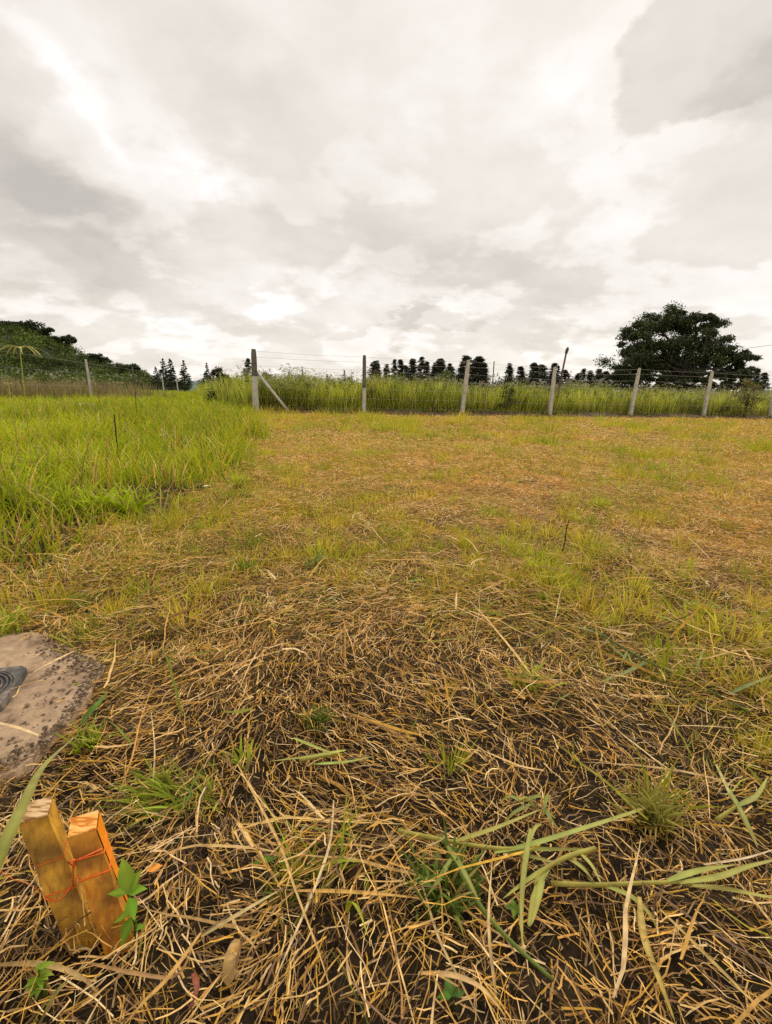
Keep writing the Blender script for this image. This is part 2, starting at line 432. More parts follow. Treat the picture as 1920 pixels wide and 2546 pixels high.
straw = blade_mesh('mown_straw', np.stack([x, y, z], 1), ln, wd, az, lean, RNG.normal(.06, .3, n), 3, colr, M_STRAW, wander=.16, shape='straw')
tag(straw, 'dry golden cut grass lying thick over the mown field', 'straw', kind='stuff')

sx_, sy_ = gp(235, 2370).x, gp(235, 2370).y
x, y = ring_points(.2, 2.2, 110); k = mown_mask(x, y) & (np.hypot(x - sx_, y - sy_) > .2); x, y = x[k], y[k]; n = len(x)
c1 = straw_cols(n) * .95; kk = RNG.random(n) < .25; c1[kk] = green_cols(int(kk.sum()), (.3, .2, .3, .1, .1)) * .8
dlv = blade_mesh('dead_grass_leaves', np.stack([x, y, H(x, y) + RNG.uniform(.01, .06, n)], 1), RNG.uniform(.06, .24, n), RNG.uniform(.003, .0075, n), RNG.uniform(0, 6.28, n),
    RNG.normal(1.35, .25, n), RNG.normal(.35, .5, n), 7, c1, M_STRAW, tipcol=c1 * .85, wander=.07)
tag(dlv, 'broad curled dead grass leaves lying over the foreground straw', 'straw', kind='stuff')

# crumbs of chopped stem and leaf on the soil
x, y = ring_points(.2, 3.0, 11000); k = mown_mask(x, y); x, y = x[k], y[k]; n = len(x)
deb = blade_mesh('chopped_litter', np.stack([x, y, H(x, y) + RNG.uniform(.001, .012, n)], 1), RNG.uniform(.006, .03, n), RNG.uniform(.0008, .003, n), RNG.uniform(0, 6.28, n),
    RNG.normal(1.5, .3, n), RNG.normal(0, .7, n), 2, straw_cols(n) * RNG.choice([.35, .55, .8], n)[:, None], M_STRAW, wander=.1)
tag(deb, 'brown chopped stem and leaf litter covering the dark soil', 'litter', kind='stuff')

# longer bent stems close by
x, y = ring_points(.2, 2.2, 120); k = mown_mask(x, y) & (np.hypot(x - gp(235, 2370).x, y - gp(235, 2370).y) > .16); x, y = x[k], y[k]
k = RNG.random(len(x)) < np.clip(.6 + 1.3 * vn(x, y, .5, 71), .1, 1); x, y = x[k], y[k]; n = len(x)
long_ = blade_mesh('long_straw', np.stack([x, y, H(x, y) + RNG.uniform(.008, .045, n)], 1), RNG.uniform(.12, .32, n), RNG.uniform(.0018, .004, n),
    RNG.uniform(0, 2 * PI, n), RNG.normal(math.radians(82), math.radians(7), n), RNG.normal(.15, .2, n), 6,
    straw_cols(n) * 1.05, M_STRAW, wander=.05)
tag(long_, 'long bent dry stems strewn over the cut grass in the foreground', 'straw', kind='stuff')

# stubble and regrowth standing in the mown field
PX, PY, LN, WD = [], [], [], []
for d0, d1, de, lr, wr in [(.2, 1.4, 3200, (.015, .06), (.0013, .003)), (1.4, 3, 3000, (.02, .075), (.002, .004)), (3, 6, 1300, (.025, .08), (.004, .007)),
                           (6, 10, 420, (.03, .08), (.007, .011)), (10, 15, 300, (.03, .085), (.01, .018)), (15, 24, 170, (.04, .09), (.014, .026))]:
    x, y = ring_points(d0, d1, de); k = mown_mask(x, y); x, y = x[k], y[k]
    f = .20 + 1.8 * fbm(x, y, .5, 50) + .9 * vn(x, y, .16, 52) + .14 * np.clip(np.hypot(x, y) / 5, 0, 1.6)
    k = RNG.random(len(x)) < np.clip(f, .03, .9); x, y = x[k], y[k]
    PX.append(x); PY.append(y); LN.append(RNG.uniform(*lr, len(x))); WD.append(RNG.uniform(*wr, len(x)))
x = np.concatenate(PX); y = np.concatenate(PY); ln = np.concatenate(LN); wd = np.concatenate(WD); n = len(x)
print('stubble', n)
c1 = green_cols(n, (.26, .26, .16, .24, .08)); k = RNG.random(n) < .28; c1[k] = straw_cols(int(k.sum()))
stub = blade_mesh('grass_regrowth', np.stack([x, y, H(x, y)], 1), ln, wd, RNG.uniform(0, 2 * PI, n), np.abs(RNG.normal(.35, .3, n)), RNG.uniform(.1, 1.1, n), 3, c1, M_GREEN)
tag(stub, 'short green regrowth standing between the cut dry grass', 'grass', kind='stuff')

cxs, cys, css = [], [], []
for d0, d1, de, sg in [(.3, 1.3, 60, .016), (1.3, 3, 75, .026), (3, 5.5, 22, .04), (5.5, 9, 10, .065), (9, 15, 4.5, .10)]:
    x, y = ring_points(d0, d1, de); k = mown_mask(x, y); x, y = x[k], y[k]
    k = RNG.random(len(x)) < np.clip(.38 + .2 * (np.hypot(x, y) < 3.5) + 1.9 * fbm(x, y, .7, 50), .06, 1); cxs.append(x[k]); cys.append(y[k]); css.append(np.full(k.sum(), sg))
x = np.concatenate(cxs); y = np.concatenate(cys); sg = np.concatenate(css) * RNG.uniform(.6, 1.5, len(x)); nb = RNG.integers(18, 55, len(x)); ii = np.repeat(np.arange(len(x)), nb); n = len(ii)
ox, oy = RNG.normal(0, 1, n) * sg[ii], RNG.normal(0, 1, n) * sg[ii]; px_, py_ = x[ii] + ox, y[ii] + oy
ck = green_cols(len(x), (.34, .34, .08, .22, .02))[ii] * RNG.uniform(.95, 1.35, (n, 1))
clt = blade_mesh('regrowth_clusters', np.stack([px_, py_, H(px_, py_)], 1), RNG.uniform(.8, 2.4, n) * sg[ii] + .035, (.0024 + .075 * sg[ii]) * RNG.uniform(.6, 1.2, n), np.arctan2(oy, ox), np.abs(RNG.normal(.3, .25, n)),
    RNG.uniform(.1, 1.0, n), 3, ck, M_GREEN)
tag(clt, 'countless little yellow green grass clumps regrowing through the mown straw', 'grass', kind='stuff')
# ragged half-cut band beside the tall grass
x, y = ring_points(.9, 9, 2200); k = mown_mask(x, y); x, y = x[k], y[k]
bx_ = np.array([(p.x, p.y) for p in BND] + [(-4, 2.3)]); dm = np.full(len(x), 9.)
for i in range(len(bx_) - 1):
    a_, b_ = bx_[i], bx_[i + 1]; ab = b_ - a_; t = np.clip(((x - a_[0]) * ab[0] + (y - a_[1]) * ab[1]) / (ab @ ab), 0, 1)
    dm = np.minimum(dm, np.hypot(x - a_[0] - ab[0] * t, y - a_[1] - ab[1] * t))
k = RNG.random(len(x)) < np.exp(-dm / (.34 + .3 * vn(x, y, .5, 140)).clip(.1)) * np.clip(.6 + 1.8 * vn(x, y, .2, 141), 0, 1) * np.where(y > 4, .3, 1); x, y, dm = x[k], y[k], dm[k]; n = len(x)
c1 = green_cols(n, (.2, .34, .1, .3, .06)); kk = RNG.random(n) < .3; c1[kk] = straw_cols(int(kk.sum()))
rag = blade_mesh('half_cut_grass', np.stack([x, y, H(x, y)], 1), RNG.uniform(.05, .2, n) * np.exp(-dm * .9), RNG.uniform(.003, .006, n), RNG.uniform(0, 6.28, n), np.abs(RNG.normal(.5, .4, n)), RNG.uniform(.1, 1.4, n), 4, c1, M_GREEN)
tag(rag, 'ragged yellowish half cut grass along the edge of the uncut field', 'grass', kind='stuff')

# uncut green field on the left
PX, PY, LN, WD = [], [], [], []
def left_pts(d0, d1, dens):
    x0 = -(d1 * .9 + 2.0); n = int(dens * (d1 - d0) * -x0)
    x = RNG.uniform(x0, 0, n); y = RNG.uniform(d0, d1, n); k = (x > -(y * .9 + 2.0)); x, y = x[k], y[k]
    k = green_field(x, y); return x[k], y[k]
for d0, d1, de, lr, wr in [(1.2, 2.6, 1500, (.08, .26), (.004, .009)), (2.6, 4.5, 1150, (.12, .34), (.005, .011)), (4.5, 8, 520, (.16, .38), (.008, .014)),
                           (8, 14, 230, (.18, .38), (.012, .022)), (14, 26, 80, (.2, .42), (.02, .035)), (26, 48, 26, (.22, .42), (.035, .06)), (48, 90, 7, (.25, .45), (.06, .12))]:
    x, y = left_pts(d0, d1, de)
    f = .62 + 1.9 * vn(x, y, .45, 80) + .8 * vn(x, y, .16, 81)
    near = np.hypot(x, y) < 6
    k = RNG.random(len(x)) < np.where(near, np.clip(f, .06, 1), 1); x, y = x[k], y[k]
    l_ = RNG.uniform(*lr, len(x)) * (1 + 1.1 * vn(x, y, .6, 83))
    PX.append(x); PY.append(y); LN.append(l_); WD.append(RNG.uniform(*wr, len(x)))
x = np.concatenate(PX); y = np.concatenate(PY); ln = np.concatenate(LN); wd = np.concatenate(WD); n = len(x)
print('field grass', n)
bl = np.interp(np.hypot(x, y), [1.5, 4, 9, 20], [.35, .6, .9, 1])
c1 = np.array([(.40, .49, .015), (.49, .54, .02), (.31, .42, .015), (.54, .50, .03), (.17, .26, .02)])[RNG.choice(5, n, p=[.33, .3, .17, .12, .08])]
c1 = c1 * RNG.uniform(.75, 1.15, (n, 1)) * (1 + .5 * fbm(x, y, 1.6, 85))[:, None]
k = RNG.random(n) < .02 + .36 * (1 - bl); c1[k] = straw_cols(int(k.sum()))
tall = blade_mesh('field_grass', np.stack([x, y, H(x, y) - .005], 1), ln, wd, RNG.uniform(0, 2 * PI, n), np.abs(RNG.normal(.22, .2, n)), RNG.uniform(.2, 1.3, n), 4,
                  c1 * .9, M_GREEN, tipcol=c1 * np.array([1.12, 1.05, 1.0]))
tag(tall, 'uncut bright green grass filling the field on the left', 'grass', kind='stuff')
x, y = left_pts(1.3, 16, 11); n = len(x)
sg_ = blade_mesh('seeding_stems', np.stack([x, y, H(x, y)], 1), RNG.uniform(.28, .5, n), RNG.uniform(.003, .006, n), RNG.uniform(0, 6.28, n), np.abs(RNG.normal(.12, .15, n)), RNG.uniform(.1, .6, n), 5,
    np.array([(.55, .48, .14), (.45, .30, .12), (.62, .52, .22), (.30, .13, .06)])[RNG.choice(4, n, p=[.4, .25, .2, .15])], M_STRAW, shape='straw')
tag(sg_, 'thin straw coloured seeding stems scattered through the uncut green grass', 'grass', kind='stuff')
# dry litter under the uncut edge
x, y = left_pts(1.2, 7, 900); k = RNG.random(len(x)) < np.clip(.7 - .09 * np.hypot(x, y), 0.05, .6); x, y = x[k], y[k]; n = len(x)
lit = blade_mesh('dead_grass_litter', np.stack([x, y, H(x, y) + RNG.uniform(0, .03, n)], 1), RNG.uniform(.05, .22, n), RNG.uniform(.0025, .006, n), RNG.uniform(0, 2 * PI, n),
    RNG.normal(1.45, .2, n), RNG.normal(.1, .2, n), 3, straw_cols(n) * .9, M_STRAW, wander=.06)
tag(lit, 'brown dead grass litter under the edge of the uncut green grass', 'straw', kind='stuff')

# ------------------------------------------------------------------ leaf clouds (bushes, trees, woods)
def leaf_cloud(cent, rad, per, size, pal, shell=.55, droop=0.0, jitter=.25):
    """cent (K,3), rad (K,3), per = faces per clump -> verts, faces, cols"""
    K = len(cent); per = np.asarray(per) * np.ones(K, int); ids = np.repeat(np.arange(K), per); n = len(ids)
    u = RNG.normal(0, 1, (n, 3)); u /= np.linalg.norm(u, axis=1)[:, None]
    r = (shell + (1 - shell) * RNG.random(n))[:, None] * (1 + jitter * RNG.normal(0, .5, (n, 1)))
    p = cent[ids] + u * r * rad[ids]
    a = RNG.normal(0, 1, (n, 3)); a[:, 2] -= droop; a /= np.linalg.norm(a, axis=1)[:, None]
    b = np.cross(a, RNG.normal(0, 1, (n, 3))); b /= np.linalg.norm(b, axis=1)[:, None]
    s = (size * RNG.uniform(.6, 1.3, n))[:, None]
    V = np.stack([p - a * s, p - b * s * .42, p + a * s, p + b * s * .42], 1)
    cl = np.array(pal)[RNG.choice(len(pal), n)] * RNG.uniform(.75, 1.25, (n, 1)) * (RNG.uniform(.8, 1.25, K)[ids])[:, None]
    return V.reshape(-1, 3), np.arange(n * 4).reshape(-1, 4), np.repeat(cl, 4, 0)
DARK = [(.030, .042, .014), (.040, .055, .018), (.055, .070, .020), (.022, .030, .012)]
MID = [(.045, .075, .015), (.06, .095, .02), (.08, .11, .022), (.035, .055, .014)]

# weed belt behind the fence and along the left edge
def belt_points(n):
    m1 = int(n * .74)
    s = RNG.uniform(-.3, 30, m1); q = .25 + RNG.random(m1) ** 1.3 * 5.5
    x1 = P0.x + FDIR.x * s + FN.x * q; y1 = P0.y + FDIR.y * s + FN.y * q
    t = RNG.random(n - m1) ** 1.5 * 4; i = np.minimum(t.astype(int), 3); f = t - i; B = np.array(BELT_L)
    x2 = B[i, 0] * (1 - f) + B[i + 1, 0] * f; y2 = B[i, 1] * (1 - f) + B[i + 1, 1] * f
    q2 = RNG.random(n - m1) * (4 + y2 * .05); x2 = x2 + q2 * .95; y2 = y2 + q2 * .2
    x = np.concatenate([x1, x2]); y = np.concatenate([y1, y2])
    k = behind_fence(x, y) > .22; return x[k], y[k]
WPAL = np.array([(.38, .43, .04), (.50, .52, .06), (.28, .34, .03), (.56, .52, .12), (.17, .22, .025), (.40, .31, .12)])
x, y = belt_points(85000); n = len(x)
hgt = 1.10 + .5 * fbm(x, y, 2.4, 90) + .22 * vn(x, y, .5, 91)
hf = RNG.uniform(.45, 1.12, n) * hgt
c1 = WPAL[RNG.choice(6, n, p=[.27, .27, .17, .12, .11, .06])] * RNG.uniform(.75, 1.25, (n, 1)) * (1 + .8 * fbm(x, y, 1.7, 95))[:, None]
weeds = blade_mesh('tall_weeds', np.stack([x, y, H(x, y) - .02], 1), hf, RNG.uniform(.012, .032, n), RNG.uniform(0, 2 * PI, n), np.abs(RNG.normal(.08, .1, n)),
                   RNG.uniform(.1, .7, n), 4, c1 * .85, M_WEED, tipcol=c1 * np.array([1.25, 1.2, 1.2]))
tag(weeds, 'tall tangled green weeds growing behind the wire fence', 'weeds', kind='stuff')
# leafy and seeding tops in the belt
x, y = belt_points(4200); n = len(x); hh = (1.0 + .5 * fbm(x, y, 2.4, 90)) * RNG.uniform(.8, 1.22, n)
kk = RNG.random(n) < .45
V, Fq, Cq = leaf_cloud(np.stack([x, y, hh * .85], 1)[kk], np.stack([.12 * np.ones(n), .12 * np.ones(n), .25 * hh], 1)[kk], 26, .035, [(.14, .18, .03), (.2, .23, .04), (.09, .13, .02)], shell=.1)
leafy = mesh_obj('weed_foliage', V, Fq, M_WEED, cols=Cq)
tag(leafy, 'broad leafy green growth mixed in the weeds behind the fence', 'weeds', kind='stuff')
kk = ~kk
V, Fq, Cq = leaf_cloud(np.stack([x, y, hh * 1.08], 1)[kk], np.stack([.09 * np.ones(n), .09 * np.ones(n), .05 * np.ones(n)], 1)[kk], 12, .022, [(.52, .48, .38), (.42, .36, .25), (.33, .27, .15)], shell=.2)
fl = mesh_obj('seed_heads', V, Fq, M_WEED, cols=Cq)
tag(fl, 'pale fluffy seed heads topping the weeds behind the fence', 'seed heads', kind='stuff')

# brown seeding weeds in the far left of the field
n = 9000; x = RNG.uniform(-27, -11.5, n); y = 20.5 + RNG.random(n) * 6 + .15 * (x + 20)
k = RNG.random(n) < np.clip((-11.2 - x) / 2.5, 0, 1); x, y = x[k], y[k]; n = len(x)
hf = (1.05 + .35 * vn(x, y, 1.3, 99)) * RNG.uniform(.5, 1.12, n) * np.clip((-10.4 - x) / 2.2, .3, 1)
c1 = np.array([(.32, .22, .10), (.24, .16, .09), (.28, .29, .06), (.42, .32, .15)])[RNG.choice(4, n)] * RNG.uniform(.7, 1.2, (n, 1))
n_ = n; dw = blade_mesh('brown_weeds', np.stack([x, y, H(x, y)], 1), hf, RNG.uniform(.012, .03, n), RNG.uniform(0, 2 * PI, n), np.abs(RNG.normal(.08, .1, n)), RNG.uniform(0, .6, n), 4, c1, M_WEED)
tag(dw, 'brown seeding weeds standing along the far left of the green field', 'weeds', kind='stuff')
k = RNG.random(n) < .035; m1 = int(k.sum())
V, Fq, Cq = leaf_cloud(np.stack([x, y, hf * 1.08 + .15], 1)[k], np.ones((m1, 3)) * .09, 14, .025, [(.52, .48, .4), (.4, .34, .24)], shell=.2)
f2 = mesh_obj('weed_fluff', V, Fq, M_WEED, cols=Cq); tag(f2, 'whitish fluff on the brown weeds at the far left', 'seed heads', kind='stuff')

# ------------------------------------------------------------------ trees
def make_crown(cl, per, size, pal, parent, shell=.5, mat=None):
    cl = np.array(cl); V, Fq, Cq = leaf_cloud(cl[:, :3], cl[:, 3:6], per, size, pal, shell=shell)
    return mesh_obj('crown', V, Fq, mat or M_LEAF, parent, cols=Cq)
def trunk_obj(parent, h, r, limbs, lean=(0, 0)):
    mb = MB(); n = 7
    pts = [(lean[0] * i / n + random.uniform(-.3, .3) * r, lean[1] * i / n + random.uniform(-.3, .3) * r, h * i / n - (.3 if i == 0 else 0)) for i in range(n + 1)]
    mb.tube(pts, [r * (1.35 if i == 0 else 1) * (1 - .72 * i / n) for i in range(n + 1)], 8)
    for (a, b, rr) in limbs:
        a = Vector(a); b = Vector(b); mid = a.lerp(b, .5) + Vector((0, 0, (b - a).length * .12)) + Vector((random.uniform(-.1, .1), random.uniform(-.1, .1), 0)) * (b - a).length
        mb.tube([a, a.lerp(mid, .6), mid, mid.lerp(b, .6), b], [rr, rr * .8, rr * .62, rr * .4, rr * .2], 6)
    return mb.build('trunk', M_BARK, parent)

# the big spreading tree right of centre, behind the fence
YB = 42.
def bigp(px, py, dy=0): 
    p = dp(px, py, YB); return p
bc = dp(1690, 990, YB); bx = bc.x
big = empty('spreading_tree', (bx, YB, 0)); tag(big, 'large dark spreading broadleaf tree rising beyond the fence on the right', 'tree')
sil = [(1560, 905, 85, 45), (1590, 845, 55, 60), (1640, 850, 90, 90), (1600, 815, 50, 28), (1655, 800, 60, 38), (1690, 792, 42, 24), (1720, 830, 85, 70), (1765, 815, 42, 32),
       (1770, 860, 55, 55), (1800, 900, 62, 42), (1838, 893, 32, 25), (1700, 890, 110, 60), (1540, 935, 55, 24), (1640, 925, 110, 35), (1760, 930, 85, 28), (1610, 880, 70, 45),
       (1830, 915, 40, 20), (1590, 940, 90, 26), (1690, 945, 110, 26), (1800, 940, 60, 22), (1620, 880, 90, 60), (1720, 880, 90, 60), (1680, 840, 70, 50), (1545, 955, 60, 24), (1600, 960, 60, 26), (1660, 962, 60, 26), (1720, 962, 60, 26), (1780, 962, 60, 24), (1835, 958, 45, 20), (1740, 790, 22, 14), (1668, 780, 24, 12), (1580, 870, 36, 24)]
cl = []
s_ = YB / F_PX
for (a, b, rx, rz) in sil:
    p = dp(a, b, YB)
    for k in range(11):
        u = Vector((random.gauss(0, 1), random.gauss(0, 1), random.gauss(0, 1))).normalized() * random.uniform(.35, .8)
        rr = random.uniform(.22, .42) * min(rx, rz * 1.5) * s_
        cl.append((p.x - bx + u.x * rx * s_ * .9, u.y * (rx * s_ * 1.1) + random.uniform(-1.2, 1.2), max(.45, p.z + u.z * rz * s_ * .9), rr, rr, rr * .62))
make_crown(cl, 400, .105, [(.04, .056, .02), (.065, .085, .025), (.11, .13, .04), (.03, .04, .018)], big, shell=.0)
lm = []
for k in range(26):
    c_ = random.choice(cl); lm.append(((random.uniform(-.2, .2), 0, random.uniform(1.2, 3.2)), c_[:3], random.uniform(.10, .2)))
trunk_obj(big, 4.6, .42, lm)

# slender dark conifers and plantation trees: four meshes, copied
def make_conifer(v, H_=10.):
    t = empty('pine_tree', (0, 0, 0)); cl = []; gaps = [random.random() for _ in range(3)]; sk = (random.uniform(-.4, .4), random.uniform(-.4, .4))
    if v < 2:                                     # pointed spruce with tiers
        z = H_ * .12
        while z < H_ * .97:
            f = 1 - z / H_; w = H_ * (.19 if v == 0 else .14) * (f ** .8) + .12
            for k in range(9 if f > .3 else 4):
                a = random.uniform(0, 2 * PI); r = w * random.uniform(.35, .8)
                cl.append((r * math.cos(a), r * math.sin(a), z + random.uniform(-.25, .25), w * .34, w * .34, .26))
            z += H_ * .065
        cl.append((0, 0, H_ * .96, .12, .12, .5))
        make_crown(cl, 60, .13, [(.045, .055, .025), (.06, .07, .03), (.035, .045, .02)], t, shell=.05)
    else:                                          # tall clear trunk with an oval crown
        lo = (.12, .28, .05, .2, .35)[v - 2]
        for k in range(110):
            f = random.random() ** .8
            zc = H_ * (lo + (1 - lo) * f); w = H_ * (.12, .15, .17, .10, .14)[v - 2] * (1.02 - f) ** (.55 if v % 2 else .8) * (.85 + .3 * math.sin(f * 9 + v * 2.1) ** 2)
            a = random.uniform(0, 2 * PI); r = w * random.uniform(.1, .75)
            q_ = random.uniform(.34, .62) * (1.1 - .6 * f); cl.append((r * math.cos(a) + sk[0] * f, r * math.sin(a) + sk[1] * f, zc, q_, q_, q_))
        make_crown(cl, 90, .09, [(.05, .06, .03), (.07, .08, .04), (.035, .045, .02)] if v % 2 == 0 else [(.06, .065, .035), (.08, .085, .045), (.045, .05, .03)], t, shell=.1)
    lmb = [((0, 0, H_ * f), (cl[int(k)][0], cl[int(k)][1], cl[int(k)][2]), .05) for k, f in ((0, .3), (5, .45), (9, .6))]
    trunk_obj(t, H_ * .93, .16, lmb)
    return t
protos = [make_conifer(i) for i in range(7)]; used = [False] * 7
def copy_tree(o):
    c = o.copy(); COL.objects.link(c)
    for ch in o.children:
        d_ = ch.copy(); COL.objects.link(d_); d_.parent = c; d_.matrix_parent_inverse = ch.matrix_parent_inverse
    return c
kids = {id(p): list(p.children) for p in protos}
def place_tree(v, px, top, Yd, label, group, wide=1.0):
    v, wide = (random.choice((2, 3, 4, 5, 6)), wide * random.uniform(1.35, 1.8)) if v > 1 else (v, wide); p = dp(px + random.uniform(-3, 3), top + random.uniform(-4, 5), Yd); o = protos[v]
    if used[v]: 
        c = o.copy(); COL.objects.link(c)
        for ch in kids[id(o)]:
            q = ch.copy(); COL.objects.link(q); q.parent = c
        o = c
    used[v] = True
    s = p.z / 10.; o.location = (p.x, Yd, 0); o.scale = (s * wide, s * wide, s); o.rotation_euler = (0, 0, random.uniform(0, 6.28))
    return tag(o, label, 'tree', group)
G1 = 'conifers at the foot of the hill'; G2 = 'trees in the plantation behind the fence'
place_tree(0, 402, 893, 95, 'leftmost of the three dark conifers at the foot of the hill', G1, 1.7)
place_tree(1, 425, 891, 97, 'middle of the three dark conifers at the foot of the hill', G1, 2.0)
place_tree(0, 456, 896, 92, 'rightmost and pointed one of the three dark conifers by the gap', G1, 1.7)
place_tree(1, 384, 908, 105, 'small conifer just left of the three conifers at the hill foot', G1, 1.8)
place_tree(0, 511, 903, 100, 'dark conifer just right of the gap with the distant blue hill', 'conifers right of the gap', 1.4)
place_tree(3, 614, 894, 90, 'dark tree showing just behind the tall corner post', 'trees behind the corner post', 1.1)
place_tree(0, 718, 914, 95, 'left one of the two small conifers between the first two fence posts', 'small conifers between the first two posts', .9)
place_tree(0, 749, 912, 97, 'right one of the two small conifers between the first two fence posts', 'small conifers between the first two posts', .9)
place_tree(2, 812, 928, 95, 'low dark tree showing over the weeds left of the far wooden post', 'small trees between the first two posts', 1.0)
place_tree(1, 859, 918, 90, 'small pointed tree close left of the second fence post', 'small trees between the first two posts', 1.2)
row = [(928, 900), (944, 897), (962, 903), (980, 893), (1003, 897), (1015, 905), (1028, 893), (1046, 892), (1060, 900), (1077, 904), (1092, 896), (1103, 893), (1118, 900), (1130, 906)]
o14 = ['first', 'second', 'third', 'fourth', 'fifth', 'sixth', 'seventh', 'eighth', 'ninth', 'tenth', 'eleventh', 'twelfth', 'thirteenth', 'fourteenth']
for i, (a, b) in enumerate(row):
    place_tree(2 + (i * 7 % 3 == 1), a, b, 105 + (i % 3) * 4, 'dark plantation tree, %s from the left between second and third posts' % o14[i], G2, random.uniform(1.3, 1.9))
row = [(1150, 900), (1163, 889), (1178, 888), (1195, 893), (1208, 902)]
for i, (a, b) in enumerate(row):
    place_tree(2 + (i == 2), a, b, 98 + (i % 2) * 3, 'taller dark tree, %s from the left in the clump by the third post' % o14[i], 'clump of trees by the third post', random.uniform(1.6, 2.0))
row = [(1272, 905), (1302, 914), (1326, 902), (1341, 903), (1358, 910), (1374, 906), (1390, 912)]
for i, (a, b) in enumerate(row):
    place_tree((2, 3, 1, 2)[i % 4], a, b, 108 + (i % 3) * 3, 'dark tree, %s from the left in the row ending at the leaning iron pole' % o14[i], 'row of trees left of the leaning pole', random.uniform(1.5, 2.0))
row = [(1415, 922), (1432, 926), (1452, 920), (1478, 918), (1494, 914), (1512, 920)]
for i, (a, b) in enumerate(row):
    place_tree((3, 2)[i % 2], a, b, 100 + (i % 3) * 3, 'low dark tree, %s from the left between the leaning pole and the big tree' % o14[i], 'low trees left of the big spreading tree', random.uniform(1.8, 2.4))
for i, (a, b) in enumerate([(1868, 926), (1886, 921), (1910, 925)]):
    place_tree(3, a, b, 90 + i * 3, ('low', 'tallest', 'rightmost')[i] + ' of the three small dark trees right of the big spreading tree', 'small trees at the right edge', 1.6)

def make_bush(name, label, px, top, Yd, wpx, pal, per=90, size=.14, cat='tree', K=26, base=.15):
    p = dp(px, top, Yd); hgt_ = p.z; w_ = wpx * Yd / F_PX / 2
    t = empty(name, (p.x, Yd, 0)); tag(t, label, cat)
    cl = []
    for k in range(K):
        a = random.uniform(0, 2 * PI); f = random.random()
        r = w_ * math.sqrt(random.random()) * math.sqrt(max(.05, 1 - f * f)) * .85
        q = w_ * random.uniform(.25, .42)
        cl.append((r * math.cos(a), r * math.sin(a), hgt_ * (base + (1 - base) * f * .88), q, q, q * .8))
    make_crown(cl, per, size, pal, t, shell=.2)
    trunk_obj(t, hgt_ * .6, max(.03, w_ * .06), [((0, 0, hgt_ * .25), c[:3], max(.015, w_ * .03)) for c in cl[:7]])
    return t
make_bush('broadleaf_tree', 'rounded dark tree beside the conifer right of the gap', 543, 912, 88, 62, DARK, 90, .22)
make_bush('broadleaf_tree', 'low dark tree left of the corner post above the pale green weeds', 575, 940, 70, 50, MID, 70, .2)
make_bush('shrub', 'pale green loose shrub growing left of the corner fence post', 560, 938, 21, 95, [(.15, .19, .03), (.22, .25, .045), (.11, .15, .025)], 150, .045, 'shrub', K=34)
make_bush('shrub', 'tall loose shrub with a brownish top right behind the corner post', 655, 905, 19.5, 60, [(.14, .15, .04), (.2, .2, .05), (.12, .1, .04)], 90, .045, 'shrub', K=24)
make_bush('shrub', 'leafy green bush rising above the weeds left of the third fence post', 1105, 915, 24, 75, [(.12, .16, .03), (.17, .2, .04), (.08, .11, .022)], 110, .05, 'shrub', K=26)
make_bush('shrub', 'small green bush above the weeds right of the second fence post', 870, 935, 22, 60, [(.12, .16, .03), (.17, .2, .04)], 110, .05, 'shrub', K=22)
make_bush('shrub', 'dark rounded bush in the weeds between the third and fourth posts', 1265, 945, 17.6, 55, [(.12, .17, .025), (.17, .2, .035), (.09, .12, .02)], 70, .045, 'shrub', K=24)
make_bush('shrub', 'brownish tangled bush in the weeds at the far right of the fence', 1870, 935, 19.5, 100, [(.20, .19, .05), (.26, .26, .05), (.16, .12, .05)], 60, .04, 'shrub', K=30)

# ------------------------------------------------------------------ hill with woodland
prof = [(-500, 880), (-300, 840), (-120, 806), (0, 805), (60, 806), (110, 822), (150, 838), (180, 856), (220, 880), (260, 898), (320, 908), (360, 924), (400, 942), (440, 962)]
hx = np.array([dp(a, b, 150).x for a, b in prof]); hz = np.array([max(0, dp(a, b, 150).z) for a, b in prof])
def hill_h(x, y):
    xs = x * 150 / np.maximum(y, 1) * np.where(y < 150, .0, 1) + x * np.where(y < 150, 1, 0)
    b = np.interp(np.where(y > 150, x * 150 / np.maximum(y, 1), x), hx, hz)
    f = np.where(y < 150, np.clip((y - 88 - .35 * (x + 120).clip(0, 60)) / (62 - .35 * (x + 120).clip(0, 60)), 0, 1), np.clip(1 - (y - 150) / 110, 0, 1))
    f = f * f * (3 - 2 * f)
    return (b - 2.0) * f + .9 * vn(x, y, 14, 3) * f - .3
gx2 = np.linspace(-260, -62, 90); gy2 = np.linspace(84, 262, 70)
X, Y = np.meshgrid(gx2, gy2); zz_ = hill_h(X.ravel(), Y.ravel()); idx = np.arange(90 * 70).reshape(70, 90)
fc = np.stack([idx[:-1, :-1], idx[:-1, 1:], idx[1:, 1:], idx[1:, :-1]], -1).reshape(-1, 4)
hill = mesh_obj('hill', np.stack([X.ravel(), Y.ravel(), zz_], 1), fc, surf_mat('hill_scrub', [(.35, (.02, .028, .01)), (.6, (.035, .05, .014)), (.75, (.06, .07, .02))], .25, bump=.5), smooth=True)
tag(hill, 'low wooded hill rising at the left beyond the green field', 'hill', kind='structure')
n = 2600; x = -64 - 110 * RNG.random(n) ** 1.1; y = RNG.uniform(88, 158, n); hh = hill_h(x, y)
k = (hh > .4) | (RNG.random(n) < .3) & (y < 112) & (x > -130); x, y, hh = x[k], y[k], np.maximum(hh[k], 0); n = len(x)
r = RNG.uniform(1.3, 2.6, n)
sub = 3
cx = np.repeat(x, sub) + RNG.normal(0, .8, n * sub); cy = np.repeat(y, sub) + RNG.normal(0, .8, n * sub); cz = np.repeat(hh + r * .35, sub) + RNG.normal(0, .5, n * sub)
rr = np.repeat(r, sub) * .68
